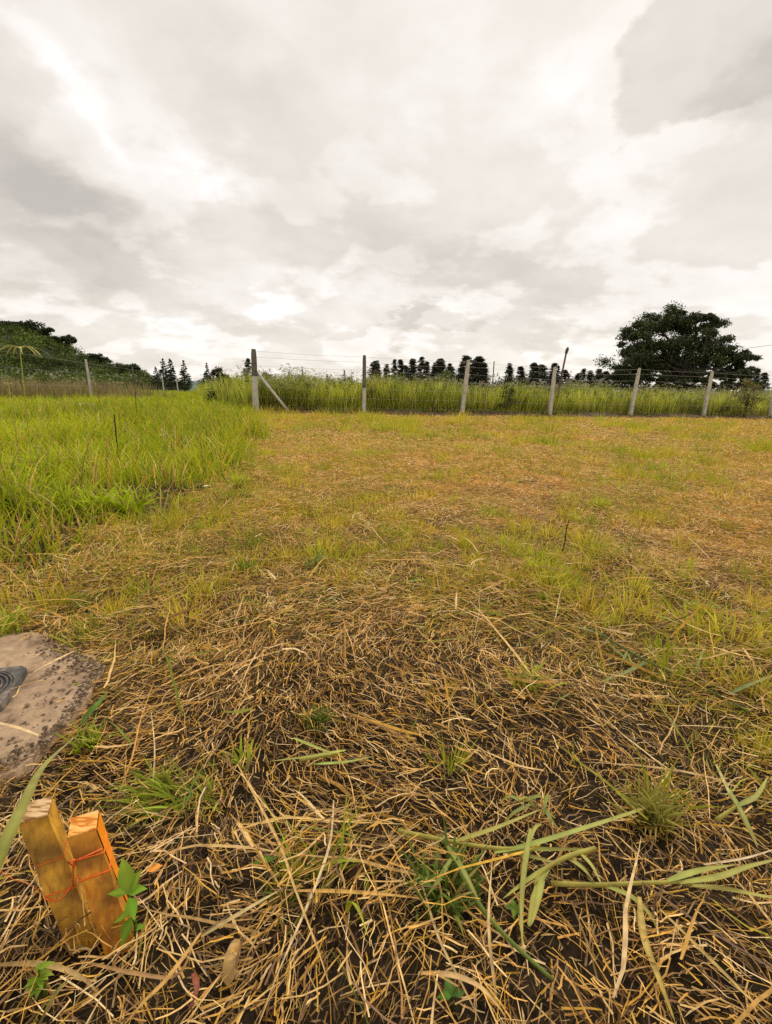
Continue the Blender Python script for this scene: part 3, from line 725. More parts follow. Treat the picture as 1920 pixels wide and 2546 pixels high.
V, Fq, Cq = leaf_cloud(np.stack([cx, cy, cz], 1), np.stack([rr, rr, rr * .75], 1), 56, .24, [(.08, .12, .02), (.12, .16, .025), (.16, .20, .03), (.05, .07, .018)], shell=.5)
tone = np.repeat(1 + .9 * fbm(cx, cy, 12, 44), 56 * 4)[:, None]
wood = mesh_obj('hillside_wood', V, Fq, M_LEAF, cols=Cq * np.clip(tone, .5, 1.7)); tag(wood, 'dense dark green wood covering the hillside on the left', 'wood', kind='stuff')
ridge = [(14, 800, 70, 'broad dark tree at the left edge on the hill crest'), (60, 797, 75, 'dark flat topped tree on the highest part of the hill crest'),
         (105, 812, 60, 'spreading dark tree right of the highest tree on the hill crest'), (163, 828, 42, 'small umbrella shaped tree standing out on the falling hill ridge'),
         (136, 836, 40, 'low tree just left of the umbrella shaped tree on the ridge'), (245, 878, 50, 'rounded tree halfway down the hill ridge'), (322, 902, 50, 'rounded tree low on the hill ridge above the field fence')]
for a, b, wpx, lb in ridge:
    p = dp(a, b, 148); g = max(0, float(hill_h(np.array([p.x]), np.array([148.]))[0])); w_ = wpx * 148 / F_PX / 2; hh_ = p.z - g
    t = empty('ridge_tree', (p.x, 148, g - .2)); tag(t, lb, 'tree', 'trees along the hill ridge')
    cl = [(random.uniform(-1, 1) * w_ * .75, random.uniform(-1, 1) * w_ * .6, hh_ * random.uniform(.5, .92), w_ * .3, w_ * .3, w_ * .16) for _ in range(20)]
    make_crown(cl, 55, .38, DARK, t, shell=.3); trunk_obj(t, hh_ * .8, .28, [((0, 0, hh_ * .4), c[:3], .12) for c in cl[:8]])
# far bluish hill seen through the gap, and a low dark wood on the horizon
def far_ridge(name, label, pts, Yd, thick, mat, cols=None):
    P = [dp(a, b, Yd) for a, b in pts]; V = []; Fc = []
    for i, p in enumerate(P):
        V += [(p.x, Yd, -1), (p.x, Yd + thick * .5, max(.2, p.z)), (p.x, Yd + thick, -1)]
    for i in range(len(P) - 1):
        o = i * 3; Fc += [(o, o + 3, o + 4, o + 1), (o + 1, o + 4, o + 5, o + 2)]
    ob = mesh_obj(name, V, Fc, mat, smooth=True); tag(ob, label, 'hill', kind='structure')
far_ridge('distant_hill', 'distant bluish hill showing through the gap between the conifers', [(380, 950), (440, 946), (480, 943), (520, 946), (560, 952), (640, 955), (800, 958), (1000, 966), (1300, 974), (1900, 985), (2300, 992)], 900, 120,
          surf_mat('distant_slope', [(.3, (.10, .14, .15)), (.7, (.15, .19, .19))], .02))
n = 700; px_ = RNG.uniform(380, 2100, n); px_ = px_[(px_ > 500) | ((px_ < 470))]; n = len(px_)
pp = np.array([tuple(dp(a, 960 + (a - 500) * .0218, yy)) for a, yy in zip(px_, RNG.uniform(112, 135, n))])
hgt_ = 1.4 + 2.4 * RNG.random(n) ** 2 + np.where((px_ > 905) & (px_ < 1520), 2.6 * RNG.random(n), 0)
V, Fq, Cq = leaf_cloud(np.stack([pp[:, 0], pp[:, 1], hgt_ * .6], 1), np.stack([1.6 * np.ones(n), 1.4 * np.ones(n), hgt_ * .55], 1), 60, .34, MID, shell=.3)
hg = mesh_obj('far_scrub', V, Fq, M_LEAF, cols=Cq); tag(hg, 'dark green scrub along the horizon under the plantation trees', 'scrub', kind='stuff')

# ------------------------------------------------------------------ fence
fence = empty('wire_fence', (P0.x, P0.y, 0)); tag(fence, 'concrete post and wire fence crossing behind the mown field', 'fence')
def loc(p): return Vector(p) - Vector((P0.x, P0.y, 0))
def post_mb(base, top, w0, w1, f0=0., f1=1., n=6):
    base = Vector(base); top = Vector(top); mb = MB(); rng = random.Random(int(base.x * 100))
    V, Fc = [], []; u = FDIR; v = FN
    for i in range(n + 1):
        f = f0 + (f1 - f0) * i / n; c = base.lerp(top, f); w = (w0 + (w1 - w0) * f) / 2
        if f1 >= 1 and i == n: w *= .8
        b = w * .72
        for (a, q) in ((-w, -b), (-b, -w), (b, -w), (w, -b), (w, b), (b, w), (-b, w), (-w, b)):
            V.append(c + u * (a + rng.uniform(-.002, .002)) + v * q)
    for i in range(n):
        for k in range(8): Fc.append((i * 8 + k, i * 8 + (k + 1) % 8, (i + 1) * 8 + (k + 1) % 8, (i + 1) * 8 + k))
    Fc.append(tuple(range(n * 8, n * 8 + 8)));
    mb.add(V, Fc); return mb
tops_px = [(631, 868), (906, 883), (1169, 895), (1381, 912), (1593, 915), (1773, 923), (1928, 930)]
tops, bases = [], []
for i in range(7):
    b = P0 + FDIR * SP * i; r = ray(*tops_px[i])
    t = r.y and CAM + r * ((b.y) / r.y)          # same distance as its foot
    t.x = b.x + (t.x - b.x) * .75; tops.append(t); bases.append(b)
    frac = [.62, .5, 1, 1, 1, 1, 1][i]; wp = [.19, .125, .135, .13, .125, .125, .125][i]
    po = post_mb(loc(b - Vector((0, 0, .15))), loc(t), wp, wp * .78, 0, frac).build('post', M_CONC, fence, False)
    if frac < 1:
        post_mb(loc(b - Vector((0, 0, .15))), loc(t), wp * 1.01, wp * .79, frac - .001, 1).build('weathered_top', M_CONC_D, po, False)
    if i == 0: po['label'] = 'thicker corner post with a dark weathered top'
    if i == 1: po['label'] = 'post with a dark weathered upper half'
# one more beyond the frame for side views
b = P0 + FDIR * SP * 7; post_mb(loc(b), loc(b + Vector((0, 0, 1.85))), .125, .1).build('post', M_CONC, fence, False); bases.append(b); tops.append(b + Vector((0, 0, 1.85)))
# diagonal brace at the corner
bb = P0 + FDIR * 1.12 - FN * .10; bt = bases[0].lerp(tops[0], .70)
mb = MB(); mb.tube([loc(bt), loc(bb - Vector((0, 0, .1)))], [.04, .042], 8); br = mb.build('brace', M_CONC, fence); br['label'] = 'slanting concrete brace from the corner post'
# wires
for j, f in enumerate((.12, .28, .44, .60, .75, .88, .97)):
    mb = MB(); pts = []
    for i in range(7):
        a = loc(bases[i].lerp(tops[i], f)) - FN * .05; c = loc(bases[i + 1].lerp(tops[i + 1], f)) - FN * .05
        for k in range(5):
            t = k / 5; p = a.lerp(c, t); p.z -= .03 * math.sin(PI * t) * (1 + .5 * math.sin(i * 3 + j)); pts.append(p)
    mb.tube(pts, .0019 if j < 5 else .0026, 4)
    if j >= 4:
        for k in range(0, 200):                       # barbs
            s_k = k / 200 * (len(pts) - 1); i0 = int(s_k); p = pts[i0].lerp(pts[i0 + 1], s_k - i0)
            mb.tube([p + Vector((0, 0, .010)), p - Vector((.004, 0, .010))], .0014, 3)
    mb.build('wire', M_WIRE, fence)
mb = MB()
dg = [];
for i in range(7):                                    # diamond mesh stretched between the posts
    A0 = loc(bases[i].lerp(tops[i], .05)); B0 = loc(bases[i + 1].lerp(tops[i + 1], .05))
    A1 = loc(bases[i].lerp(tops[i], .75)); B1 = loc(bases[i + 1].lerp(tops[i + 1], .75))
    m_ = 18; rise = 8
    def q(u, v): return A0.lerp(B0, u).lerp(A1.lerp(B1, u), v) - FN * .055
    for k in range(-rise, m_):
        for sgn in (1, -1):
            u0, u1 = k / m_, (k + rise) / m_
            if sgn < 0: u0, u1 = u1, u0
            v0, v1 = 0., 1.
            def cl_(u0, v0, u1, v1):
                for _ in range(2):
                    if u0 < 0: v0 = v0 + (0 - u0) / (u1 - u0) * (v1 - v0); u0 = 0
                    if u0 > 1: v0 = v0 + (1 - u0) / (u1 - u0) * (v1 - v0); u0 = 1
                    u0, v0, u1, v1 = u1, v1, u0, v0
                return u0, v0, u1, v1
            if max(u0, u1) <= 0 or min(u0, u1) >= 1: continue
            u0, v0, u1, v1 = cl_(u0, v0, u1, v1)
            mb.tube([q(u0, v0), q(u1, v1)], .0006, 3, cap=False)
wm = mb.build('wire_mesh', M_WIRE, fence)

# earth ridge at the foot of the fence
V, Fc, n = [], [], 260
for i in range(n):
    s = -1.0 + 28 * i / (n - 1); hgt_ = .10 + .05 * random.random() + .03 * math.sin(s * 1.7)
    for k, (q_, z_) in enumerate(((-.42, -.03), (-.24, .45), (-.05, .9), (.12, 1.0), (.3, .7), (.6, -.1))):
        p = P0 + FDIR * s + FN * (q_ + random.uniform(-.05, .05)); V.append((p.x, p.y, hgt_ * z_ + random.uniform(-.012, .012)))
for i in range(n - 1):
    for k in range(5): Fc.append((i * 6 + k, (i + 1) * 6 + k, (i + 1) * 6 + k + 1, i * 6 + k + 1))
rd = mesh_obj('earth_ridge', V, Fc, M_SOILR, smooth=True); tag(rd, 'low ridge of bare dark earth under the wire fence', 'ground', kind='structure')
n = 1500; s = RNG.uniform(-.6, 26, n); q = RNG.uniform(-.5, .3, n)
x = P0.x + FDIR.x * s + FN.x * q; y = P0.y + FDIR.y * s + FN.y * q
rs = blade_mesh('ridge_litter', np.stack([x, y, np.full(n, .03) + np.clip(.11 - abs(q - .1) * .2, 0, 1)], 1), RNG.uniform(.08, .3, n), RNG.uniform(.01, .02, n), RNG.uniform(0, 6.28, n), RNG.normal(1.2, .4, n), RNG.normal(.2, .2, n), 3,
                np.where((RNG.random(n) < .5)[:, None], straw_cols(n) * .6, green_cols(n) * .5), M_STRAW)
tag(rs, 'dead and green grass straggling over the earth ridge by the fence', 'grass', kind='stuff')

# leaning iron pole by the fourth post
a = dp(1388, 975, bases[3].y + .6); bq = dp(1408, 878, bases[3].y + .6); cq = dp(1411, 868, bases[3].y + .6)
pole = empty('leaning_pole', (a.x, a.y, 0)); tag(pole, 'dark iron pole with a knob on top leaning right behind the fourth post', 'pole')
base_ = a + (a - bq).normalized() * (a.z / ((bq - a).normalized().z) + .2)
o_ = Vector((a.x, a.y, 0)); mb = MB(); mb.tube([base_ - o_, a - o_, bq - o_], [.045, .04, .032], 8); mb.build('shaft', M_POLE, pole)
mb = MB(); mb.tube([bq - o_ - Vector((0, 0, .04)), bq - o_, cq - o_, cq - o_ + Vector((.02, 0, .07))], [.028, .05, .055, .02], 10); mb.build('knob', M_POLE, pole)
# thin far posts
def lone_post(name, label, px, top, Yd, w_, mat, lean=0, group=None, cat='post'):
    t = dp(px, top, Yd); rt = empty(name, (t.x + lean * .02, Yd, 0)); mb = MB()
    mb.tube([(lean * -.02, 0, -.2), (0, 0, t.z * .5), (lean * .02, 0, t.z - .01), (lean * .02, 0, t.z)], [w_, w_ * .95, w_ * .85, w_ * .5], 8)
    tag(rt, label, cat, group); mb.build('shaft', mat, rt)
    mb = MB(); mb.tube([(-w_ * .2, 0, t.z * .86), (-w_ * .2 + .01, 0, t.z * .88)], w_ * 1.25, 8); mb.build('wire_tie', M_WIRE, rt)
lone_post('wooden_post', 'short dark post in the weeds between the first two fence posts', 782, 935, 22, .055, M_CONC_D)
lone_post('thin_pole', 'thin grey pole sticking up out of the weeds right of the third post', 1229, 898, 25, .03, M_CONC_D)
ff = empty('field_fence', (dp(213, 893, 22).x, 22, 0)); tag(ff, 'old wire fence with pale posts running away across the left field', 'fence')
fo = ff.location.copy(); tp = []
for i, (px, top, Yd, w_) in enumerate([(213, 893, 22, .14), (329, 912, 30, .13), (402, 928, 40, .12), (438, 934, 48, .12), (60, 870, 16.5, .0)]):
    if w_ == 0: continue
    t = dp(px, top, Yd); mb = MB(); b = Vector((t.x + .10, Yd, -.2))
    mb.tube([b - fo, b.lerp(t, .5) - fo, t - fo], [w_ * .5, w_ * .47, w_ * .36], 6); p_ = mb.build('post', M_CONC if i != 1 else M_CONC_D, ff, False)
    tp.append((b, t))
tp.insert(0, (tp[0][0] * 2 - tp[1][0] , tp[0][1] * 2 - tp[1][1] + Vector((0, 0, .0))))
for f in (.45, .7, .92):
    mb = MB(); mb.tube([b.lerp(t, f) - fo for b, t in tp], .003, 4); mb.build('wire', M_WIRE, ff)
# overhead cable right of the big tree
mb = MB(); a = dp(1690, 880, 60); b = dp(1860, 872, 60); c = dp(1990, 858, 60)
k_ = []
for i in range(25):
    t = i / 24; p = dp(1690 + 560 * t, 0, 60); zz1 = dp(1690 + 560 * t, 886 - 46 * t, 60).z; k_.append((p.x, 60, zz1 - .5 * math.sin(PI * t)))
mb.tube(k_, .022, 5); cb = mb.build('overhead_cable', M_CONC_D); tag(cb, 'thin dark overhead cable running right from behind the big tree', 'cable')

# ------------------------------------------------------------------ concrete slab and round cover
zs = .014
def slab():
    P = [Vector((a, b, 0)) for a, b in SLAB]; C_ = sum(P, Vector()) / len(P)
    ring = []
    for i in range(len(P)):
        a, b = P[i], P[(i + 1) % len(P)]
        for k in range(8):
            p = a.lerp(b, k / 8); dr_ = (p - C_).normalized(); ring.append(p + dr_ * (random.uniform(-.004, .004) + .05 * float(vn(np.array([p.x]), np.array([p.y]), .07, 66)[0])))
    n = len(ring); V = []; Fc = []; lv = [0, .12, .25, .4, .55, .68, .8, .88, .94, .98, 1.0]
    for f in lv:
        for p in ring:
            q = C_.lerp(p, f); e = max(0, f - .85) * .05
            dirt = .006 * vn(np.array([q.x]), np.array([q.y]), .05, 3)[0] + .012 * vn(np.array([q.x]), np.array([q.y]), .17, 4)[0]
            V.append((q.x, q.y, zs - e + dirt))
    for p in ring: V.append((p.x, p.y, -.06))
    for j in range(len(lv)):
        for i in range(n):
            a = j * n + i; b = j * n + (i + 1) % n; Fc.append((a, b, b + n, a + n))
    return V, Fc
mt, t = mat_new('dusty_concrete'); nn_ = t.nodes; ll = t.links
geo = nn_.new('ShaderNodeNewGeometry')
def tn(s, d, r=.6):
    q = nn_.new('ShaderNodeTexNoise'); q.inputs['Scale'].default_value = s; q.inputs['Detail'].default_value = d; q.inputs['Roughness'].default_value = r
    ll.new(geo.outputs['Position'], q.inputs['Vector']); return q.outputs['Fac']
A_, B_ = tn(9, 8), tn(45, 8, .7)
r1 = nn_.new('ShaderNodeValToRGB'); ll.new(A_, r1.inputs[0]); e = r1.color_ramp.elements
e[0].position = .3; e[0].color = (.15, .09, .05, 1); e[1].position = .6; e[1].color = (.44, .30, .175, 1); q = e.new(.44); q.color = (.34, .225, .13, 1)
r2 = nn_.new('ShaderNodeMapRange'); ll.new(B_, r2.inputs[0]); r2.inputs[1].default_value = .32; r2.inputs[2].default_value = .6; r2.inputs[3].default_value = .7; r2.inputs[4].default_value = 1.15
mu = nn_.new('ShaderNodeVectorMath'); mu.operation = 'SCALE'; ll.new(r1.outputs[0], mu.inputs[0]); ll.new(r2.outputs[0], mu.inputs['Scale'])
pr = nn_.new('ShaderNodeBsdfPrincipled'); ll.new(mu.outputs[0], pr.inputs['Base Color']); pr.inputs['Roughness'].default_value = .9
bp = nn_.new('ShaderNodeBump'); bp.inputs['Strength'].default_value = .7; bp.inputs['Distance'].default_value = .006; ll.new(B_, bp.inputs['Height']); ll.new(bp.outputs[0], pr.inputs['Normal'])
oo = nn_.new('ShaderNodeOutputMaterial'); ll.new(pr.outputs[0], oo.inputs[0]); M_SLAB = mt
V, Fc = slab(); sb = mesh_obj('concrete_slab', V, Fc, M_SLAB, smooth=True); tag(sb, 'worn dusty concrete slab sunk in the soil at the left edge', 'slab')
# clods and grit on and round the slab
gr = MB(); C_ = Vector((SLAB[:, 0].mean(), SLAB[:, 1].mean(), 0))
for k in range(1500):
    i = random.choice((0, 1, 2, 2, 3, 3, 4, 5, 6, 7, 8, 9)); f = random.random(); a = Vector((*SLAB[i], 0)); b = Vector((*SLAB[(i + 1) % len(SLAB)], 0))
    p = a.lerp(b, f); p = C_.lerp(p, 1 + random.gauss(-.02 - (.08 if i in (1, 2, 3) else 0), .07 if i > 3 else .13) if random.random() < .9 else random.uniform(.3, 1)); r_ = random.uniform(.0015, .006) * (1.5 if random.random() < .12 else 1)
    z0 = zs if inside(np.array([p.x]), np.array([p.y]), SLAB)[0] else Hs(p.x, p.y)
    V = [p + Vector((random.uniform(.6, 1.2) * a_ * r_, random.uniform(.6, 1.2) * b_ * r_, z0 + c_ * r_ * .7)) for a_, b_, c_ in ((1, 0, .1), (0, 1, .1), (-1, 0, .1), (0, -1, .1), (0, 0, 1), (0, 0, -.8))]
    g_ = random.choice([(.10, .07, .045), (.16, .11, .07), (.38, .27, .17), (.26, .18, .11)])
    gr.add(V, [(0, 1, 4), (1, 2, 4), (2, 3, 4), (3, 0, 4), (1, 0, 5), (2, 1, 5), (3, 2, 5), (0, 3, 5)], g_)
M_GRIT = plant_mat('grit', .9, 0, .3, .2, 200)
g_ = gr.build('soil_crumbs', M_GRIT, smooth=False); tag(g_, 'loose soil crumbs and grit around the concrete slab', 'soil', kind='stuff')
# round cover
cc_ = gp(-82, 1715, .03); cov = empty('meter_cover', (cc_.x, cc_.y, zs)); tag(cov, 'round grey cover with raised rings set in the concrete slab', 'cover')
cov.rotation_euler = (0, 0, math.radians(18))
M_PLAST = surf_mat('dusty_dark_plastic', [(.3, (.06, .055, .05)), (.5, (.11, .10, .09)), (.68, (.28, .22, .16))], 30, rough=.75, bump=.3, spec=.2, bdist=.002)
def lathe(mb, prof_, n=64):
    V = []; Fc = []
    for (r, z) in prof_:
        for k in range(n): V.append((r * math.cos(2 * PI * k / n), r * math.sin(2 * PI * k / n), z))
    for i in range(len(prof_) - 1):
        for k in range(n): Fc.append((i * n + k, i * n + (k + 1) % n, (i + 1) * n + (k + 1) % n, (i + 1) * n + k))
    mb.add(V, Fc)
RC = .100
mb = MB(); w_ = RC * .93; z1 = .012; n = 64; V = []; Fc = []
for k in range(n):
    t = 2 * PI * k / n; V.append((RC * .86 * math.cos(t), RC * .86 * math.sin(t), z1))
for k in range(n):
    t = 2 * PI * k / n; m_ = 1 / max(abs(math.cos(t)), abs(math.sin(t))); m_ = min(m_, 1.28); V.append((w_ * m_ * math.cos(t), w_ * m_ * math.sin(t), z1))
for k in range(n):
    t = 2 * PI * k / n; m_ = 1 / max(abs(math.cos(t)), abs(math.sin(t))); m_ = min(m_, 1.28); V.append((w_ * m_ * 1.02 * math.cos(t), w_ * m_ * 1.02 * math.sin(t), -.01))
for k in range(n): Fc += [(k, (k + 1) % n, n + (k + 1) % n, n + k), (n + k, n + (k + 1) % n, 2 * n + (k + 1) % n, 2 * n + k)]
mb.add(V, Fc); mb.build('frame', M_PLAST, cov, False)
mb = MB(); pf = []
for r0 in (.845, .76, .66, .54, .40, .24): pf += [(RC * r0, .006), (RC * (r0 - .005), .012), (RC * (r0 - .035), .012), (RC * (r0 - .04), .006)]
lathe(mb, [(RC * .85, .0)] + pf + [(.0001, .006)]); mb.build('lid', M_PLAST, cov, False)
mb = MB(); mb.tube([(-.03, 0, .009), (.03, 0, .009)], .007, 8); mb.build('lifting_bar', M_PLAST, cov)

# ------------------------------------------------------------------ stakes and string
def wood_mat(name, base_c, dark_c, light_c):
    mt, t = mat_new(name); n = t.nodes; l = t.links
    tcn = n.new('ShaderNodeTexCoord'); mp = n.new('ShaderNodeMapping'); mp.inputs['Scale'].default_value = (1, 1, .09); l.new(tcn.outputs['Object'], mp.inputs[0])
    a = n.new('ShaderNodeTexNoise'); a.inputs['Scale'].default_value = 130; a.inputs['Detail'].default_value = 5; a.inputs['Distortion'].default_value = .6; l.new(mp.outputs[0], a.inputs['Vector'])
    b = n.new('ShaderNodeTexNoise'); b.inputs['Scale'].default_value = 22; b.inputs['Detail'].default_value = 5; l.new(tcn.outputs['Object'], b.inputs['Vector'])
    r = n.new('ShaderNodeValToRGB'); l.new(a.outputs['Fac'], r.inputs[0]); e = r.color_ramp.elements
    e[0].position = .3; e[0].color = (*dark_c, 1); e[1].position = .68; e[1].color = (*light_c, 1); q = e.new(.48); q.color = (*base_c, 1)
    mr = n.new('ShaderNodeMapRange'); l.new(b.outputs['Fac'], mr.inputs[0]); mr.inputs[1].default_value = .35; mr.inputs[2].default_value = .62; mr.inputs[3].default_value = .45; mr.inputs[4].default_value = 1.12
    mu = n.new('ShaderNodeVectorMath'); mu.operation = 'SCALE'; l.new(r.outputs[0], mu.inputs[0]); l.new(mr.outputs[0], mu.inputs['Scale'])
    pr = n.new('ShaderNodeBsdfPrincipled'); l.new(mu.outputs[0], pr.inputs['Base Color']); pr.inputs['Roughness'].default_value = .65
    bp = n.new('ShaderNodeBump'); bp.inputs['Strength'].default_value = .35; bp.inputs['Distance'].default_value = .001; l.new(a.outputs['Fac'], bp.inputs['Height']); l.new(bp.outputs[0], pr.inputs['Normal'])
    o = n.new('ShaderNodeOutputMaterial'); l.new(pr.outputs[0], o.inputs[0]); return mt
M_WOOD = wood_mat('stake_wood', (.58, .28, .018), (.38, .17, .015), (.68, .37, .035))
M_WOODO = wood_mat('orange_tinted_wood', (.62, .24, .012), (.44, .14, .010), (.74, .32, .02))
M_END = surf_mat('sawn_end_grain', [(.42, (.30, .15, .05)), (.5, (.66, .42, .20)), (.62, (.74, .50, .27))], 7, detail=2, rough=.7, bump=.3, stretch=(5, 24, 5), bdist=.001)
M_ENDO = surf_mat('painted_end_grain', [(.42, (.55, .16, .01)), (.5, (.80, .38, .07)), (.62, (.82, .48, .15))], 7, detail=2, rough=.6, bump=.3, stretch=(5, 24, 5), bdist=.001)
M_PAINT = surf_mat('orange_spray_paint', [(.35, (.72, .24, .015)), (.55, (.86, .26, .01)), (.7, (.9, .34, .02))], 30, rough=.5, bump=.1)
M_STRING = surf_mat('orange_twine', [(.3, (.80, .12, .012)), (.7, (.95, .22, .03))], 300, rough=.6, bump=.2)
def stake(label, tops_, base_px, ztop, endm, paint=None):
    Q = [gp(a, b, ztop) for a, b in tops_]                         # front-left, front-right, back-right, back-left
    c = sum(Q, Vector()) / 4; u = ((Q[1] - Q[0]) + (Q[2] - Q[3])).normalized()
    v = Vector((-u.y, u.x, 0)); w2 = .0162
    Q = [c - u * w2 - v * w2, c + u * w2 - v * w2, c + u * w2 + v * w2, c - u * w2 + v * w2]
    fl_ = gp(*base_px); off = fl_ - Q[0]; dn = off.normalized() * (off.length + .05)
    o = Vector((c.x + off.x, c.y + off.y, 0)); rt = empty('wooden_stake', o); tag(rt, label, 'stake', 'pair of wooden survey stakes')
    mb = MB(); V = []; n = 10
    for i in range(n + 1):
        for q in Q: V.append(q + dn * i / n - o + Vector((random.uniform(-.0006, .0006), random.uniform(-.0006, .0006), 0)))
    Fc = []
    for i in range(n):
        for k in range(4): Fc.append((i * 4 + k, (i + 1) * 4 + k, (i + 1) * 4 + (k + 1) % 4, i * 4 + (k + 1) % 4))
    Fc.append((40, 43, 42, 41)); mb.add(V, Fc); mb.build('shaft', M_WOODO if paint else M_WOOD, rt, False)
    mb = MB(); up_ = -dn.normalized() * .0016; V = [q - o for q in Q] + [q - o + up_ + (c - q) * .03 for q in Q]
    mb.add(V, [(4, 5, 6, 7), (0, 1, 5, 4), (1, 2, 6, 5), (2, 3, 7, 6), (3, 0, 4, 7)]); mb.build('sawn_end', endm, rt, False)
    if paint:                                                      # sprayed band down the right side
        mb = MB(); k_ = u * .0012
        A, B = Q[1] - o + k_, Q[2] - o + k_; V = []; n = 9
        for i in range(n + 1):
            f = i / n; e_ = .40 + .5 * (1 - f) ** .7 + random.uniform(-.04, .04)
            s0 = 1 - e_ if f > .1 else 0.02
            V += [A.lerp(B, max(0, .9 * f ** 1.2 * .9)) + dn * .62 * f, A.lerp(B, 1.0) + dn * .62 * f]
        mb.add(V, [(2 * i, 2 * i + 1, 2 * i + 3, 2 * i + 2) for i in range(n)]); mb.build('paint_patch', M_PAINT, rt, False)
    return Q, dn, u, v, o
ST1 = stake('taller left wooden stake with a bare pale sawn top', [(44, 2048), (112, 2029), (133, 1981), (66, 1998)], (168, 2366), .165, M_END)
ST2 = stake('shorter right wooden stake sprayed orange on its top and side', [(166, 2083), (232, 2064), (248, 2016), (184, 2036)], (262, 2378), .150, M_ENDO, True)
def ringpts(ST, f0, f1, e=.0016, start=0, turns=1):
    Q, dn, u, v, o = ST; c = sum(Q, Vector()) / 4; pts = []
    for k in range(4 * turns + 1):
        q = Q[(start + k) % 4]; f = f0 + (f1 - f0) * k / (4 * turns)
        pts.append(q + (q - c).normalized() * e + dn * f)
    return pts
mb = MB()
mb.tube(ringpts(ST2, .14, .17), .0011, 6); mb.tube(ringpts(ST2, .27, .25), .0013, 6)
mb.tube(ringpts(ST1, .26, .24), .0006, 6); mb.tube(ringpts(ST1, .44, .46), .0009, 6)
q1 = ST1[0][1] + ST1[1] * .42; q2 = ST2[0][0] + ST2[1] * .14
q0 = ST1[0][0] + ST1[1] * .44
sg = [q0 + (q1 - q0) * t + Vector((0, -.003 - .002 * math.sin(PI * t), -.012 * math.sin(PI * t))) for t in (0, .25, .5, .75, 1)] + [q1.lerp(q2, .4) + Vector((0, -.003, -.002)), q1.lerp(q2, .75) + Vector((0, -.002, 0)), q2 + Vector((0, -.0015, 0)), ST2[0][1] + ST2[1] * .12 - ST2[3] * .0015]
mb.tube(sg, .0011, 6)
en = gp(-20, 2150, .09); mb.tube([q0, q0.lerp(en, .3) + Vector((0, 0, .004)), q0.lerp(en, .6) - Vector((0, 0, .005)), en], .00035, 6)
mb.tube([q2, q2 + Vector((.002, -.004, -.006)), q2 + Vector((-.004, -.006, .004)), q2 + Vector((.004, -.004, .006)), q2], .0012, 6)
st = mb.build('twine', M_STRING); tag(st, 'orange twine wound round both wooden stakes', 'string')

# ------------------------------------------------------------------ plants near the camera
G_A, G_B, G_C = (.20, .27, .05), (.42, .47, .11), (.13, .20, .035)
def leaf_plate(mb, base, d_, L_, W_, c, droop=.25, lobes=1.0):
    d_ = Vector(d_).normalized(); pts = []
    for i in range(8):
        t = i / 7; pts.append(Vector(base) + d_ * L_ * t + Vector((0, 0, -droop * L_ * t * t)))
    ws = [W_ * x for x in (.08, .55, .95, 1.0, .82, .55, .27, .02)]
    mb.ribbon(pts, ws, .22, c, tuple(x * 1.1 for x in c))
def weed_plant(name, label, px, h_, leaves, c, cat='weed'):
    b = gp(*px); b.z = Hs(b.x, b.y); rt = empty(name, b); tag(rt, label, cat)
    mb = MB(); mb.tube([(0, 0, -.01), (.003, 0, h_ * .4), (-.002, .002, h_ * .8), (0, 0, h_)], [.0028, .0024, .0018, .001], 6, c=tuple(x * .7 for x in c)); mb.build('stem', M_GREEN, rt)
    for (f, az, el, L_, W_) in leaves:
        mb = MB(); a = math.radians(az); e = math.radians(el)
        leaf_plate(mb, (0, 0, h_ * f), (math.cos(a) * math.cos(e), math.sin(a) * math.cos(e), math.sin(e)), L_, W_, tuple(x * random.uniform(.85, 1.15) for x in c)); mb.build('leaf', M_GREEN, rt)
    return rt
weed_plant('leafy_weed', 'young weed with pointed green leaves right of the orange topped stake', (336, 2335), .085,
           [(1, 8, 25, .026, .015), (1, 178, 8, .03, .013), (.98, 60, 55, .036, .016), (.92, -50, -25, .024, .015), (.6, 190, -10, .03, .013), (.55, -100, -30, .03, .015), (1, 128, 62, .055, .02), (.3, 10, 10, .016, .009)], (.22, .36, .03))
weed_plant('leafy_weed', 'small lobed green weed at the bottom left corner of the picture', (115, 2500), .05,
           [(random.uniform(.5, 1), a, random.uniform(0, 30), .017, .008) for a in range(0, 360, 26)], (.22, .33, .03))
weed_plant('leafy_weed', 'small round leaved weed low in the cut grass near the bottom right', (1275, 2300), .03, [(1, a, 15, .015, .008) for a in (10, 90, 170, 250, 320)], (.15, .24, .03))
weed_plant('leafy_weed', 'dark broad leaf weed under the long straw left of centre', (690, 2130), .03, [(1, 200, 15, .045, .014), (1, 80, 30, .04, .012), (.8, -20, 15, .03, .01)], (.12, .2, .03))
weed_plant('leafy_weed', 'dark green broad leaf at the bottom edge right of centre', (1120, 2520), .02, [(1, 100, 10, .022, .013), (1, 20, 5, .02, .01), (1, 190, 20, .02, .01)], (.10, .2, .03))
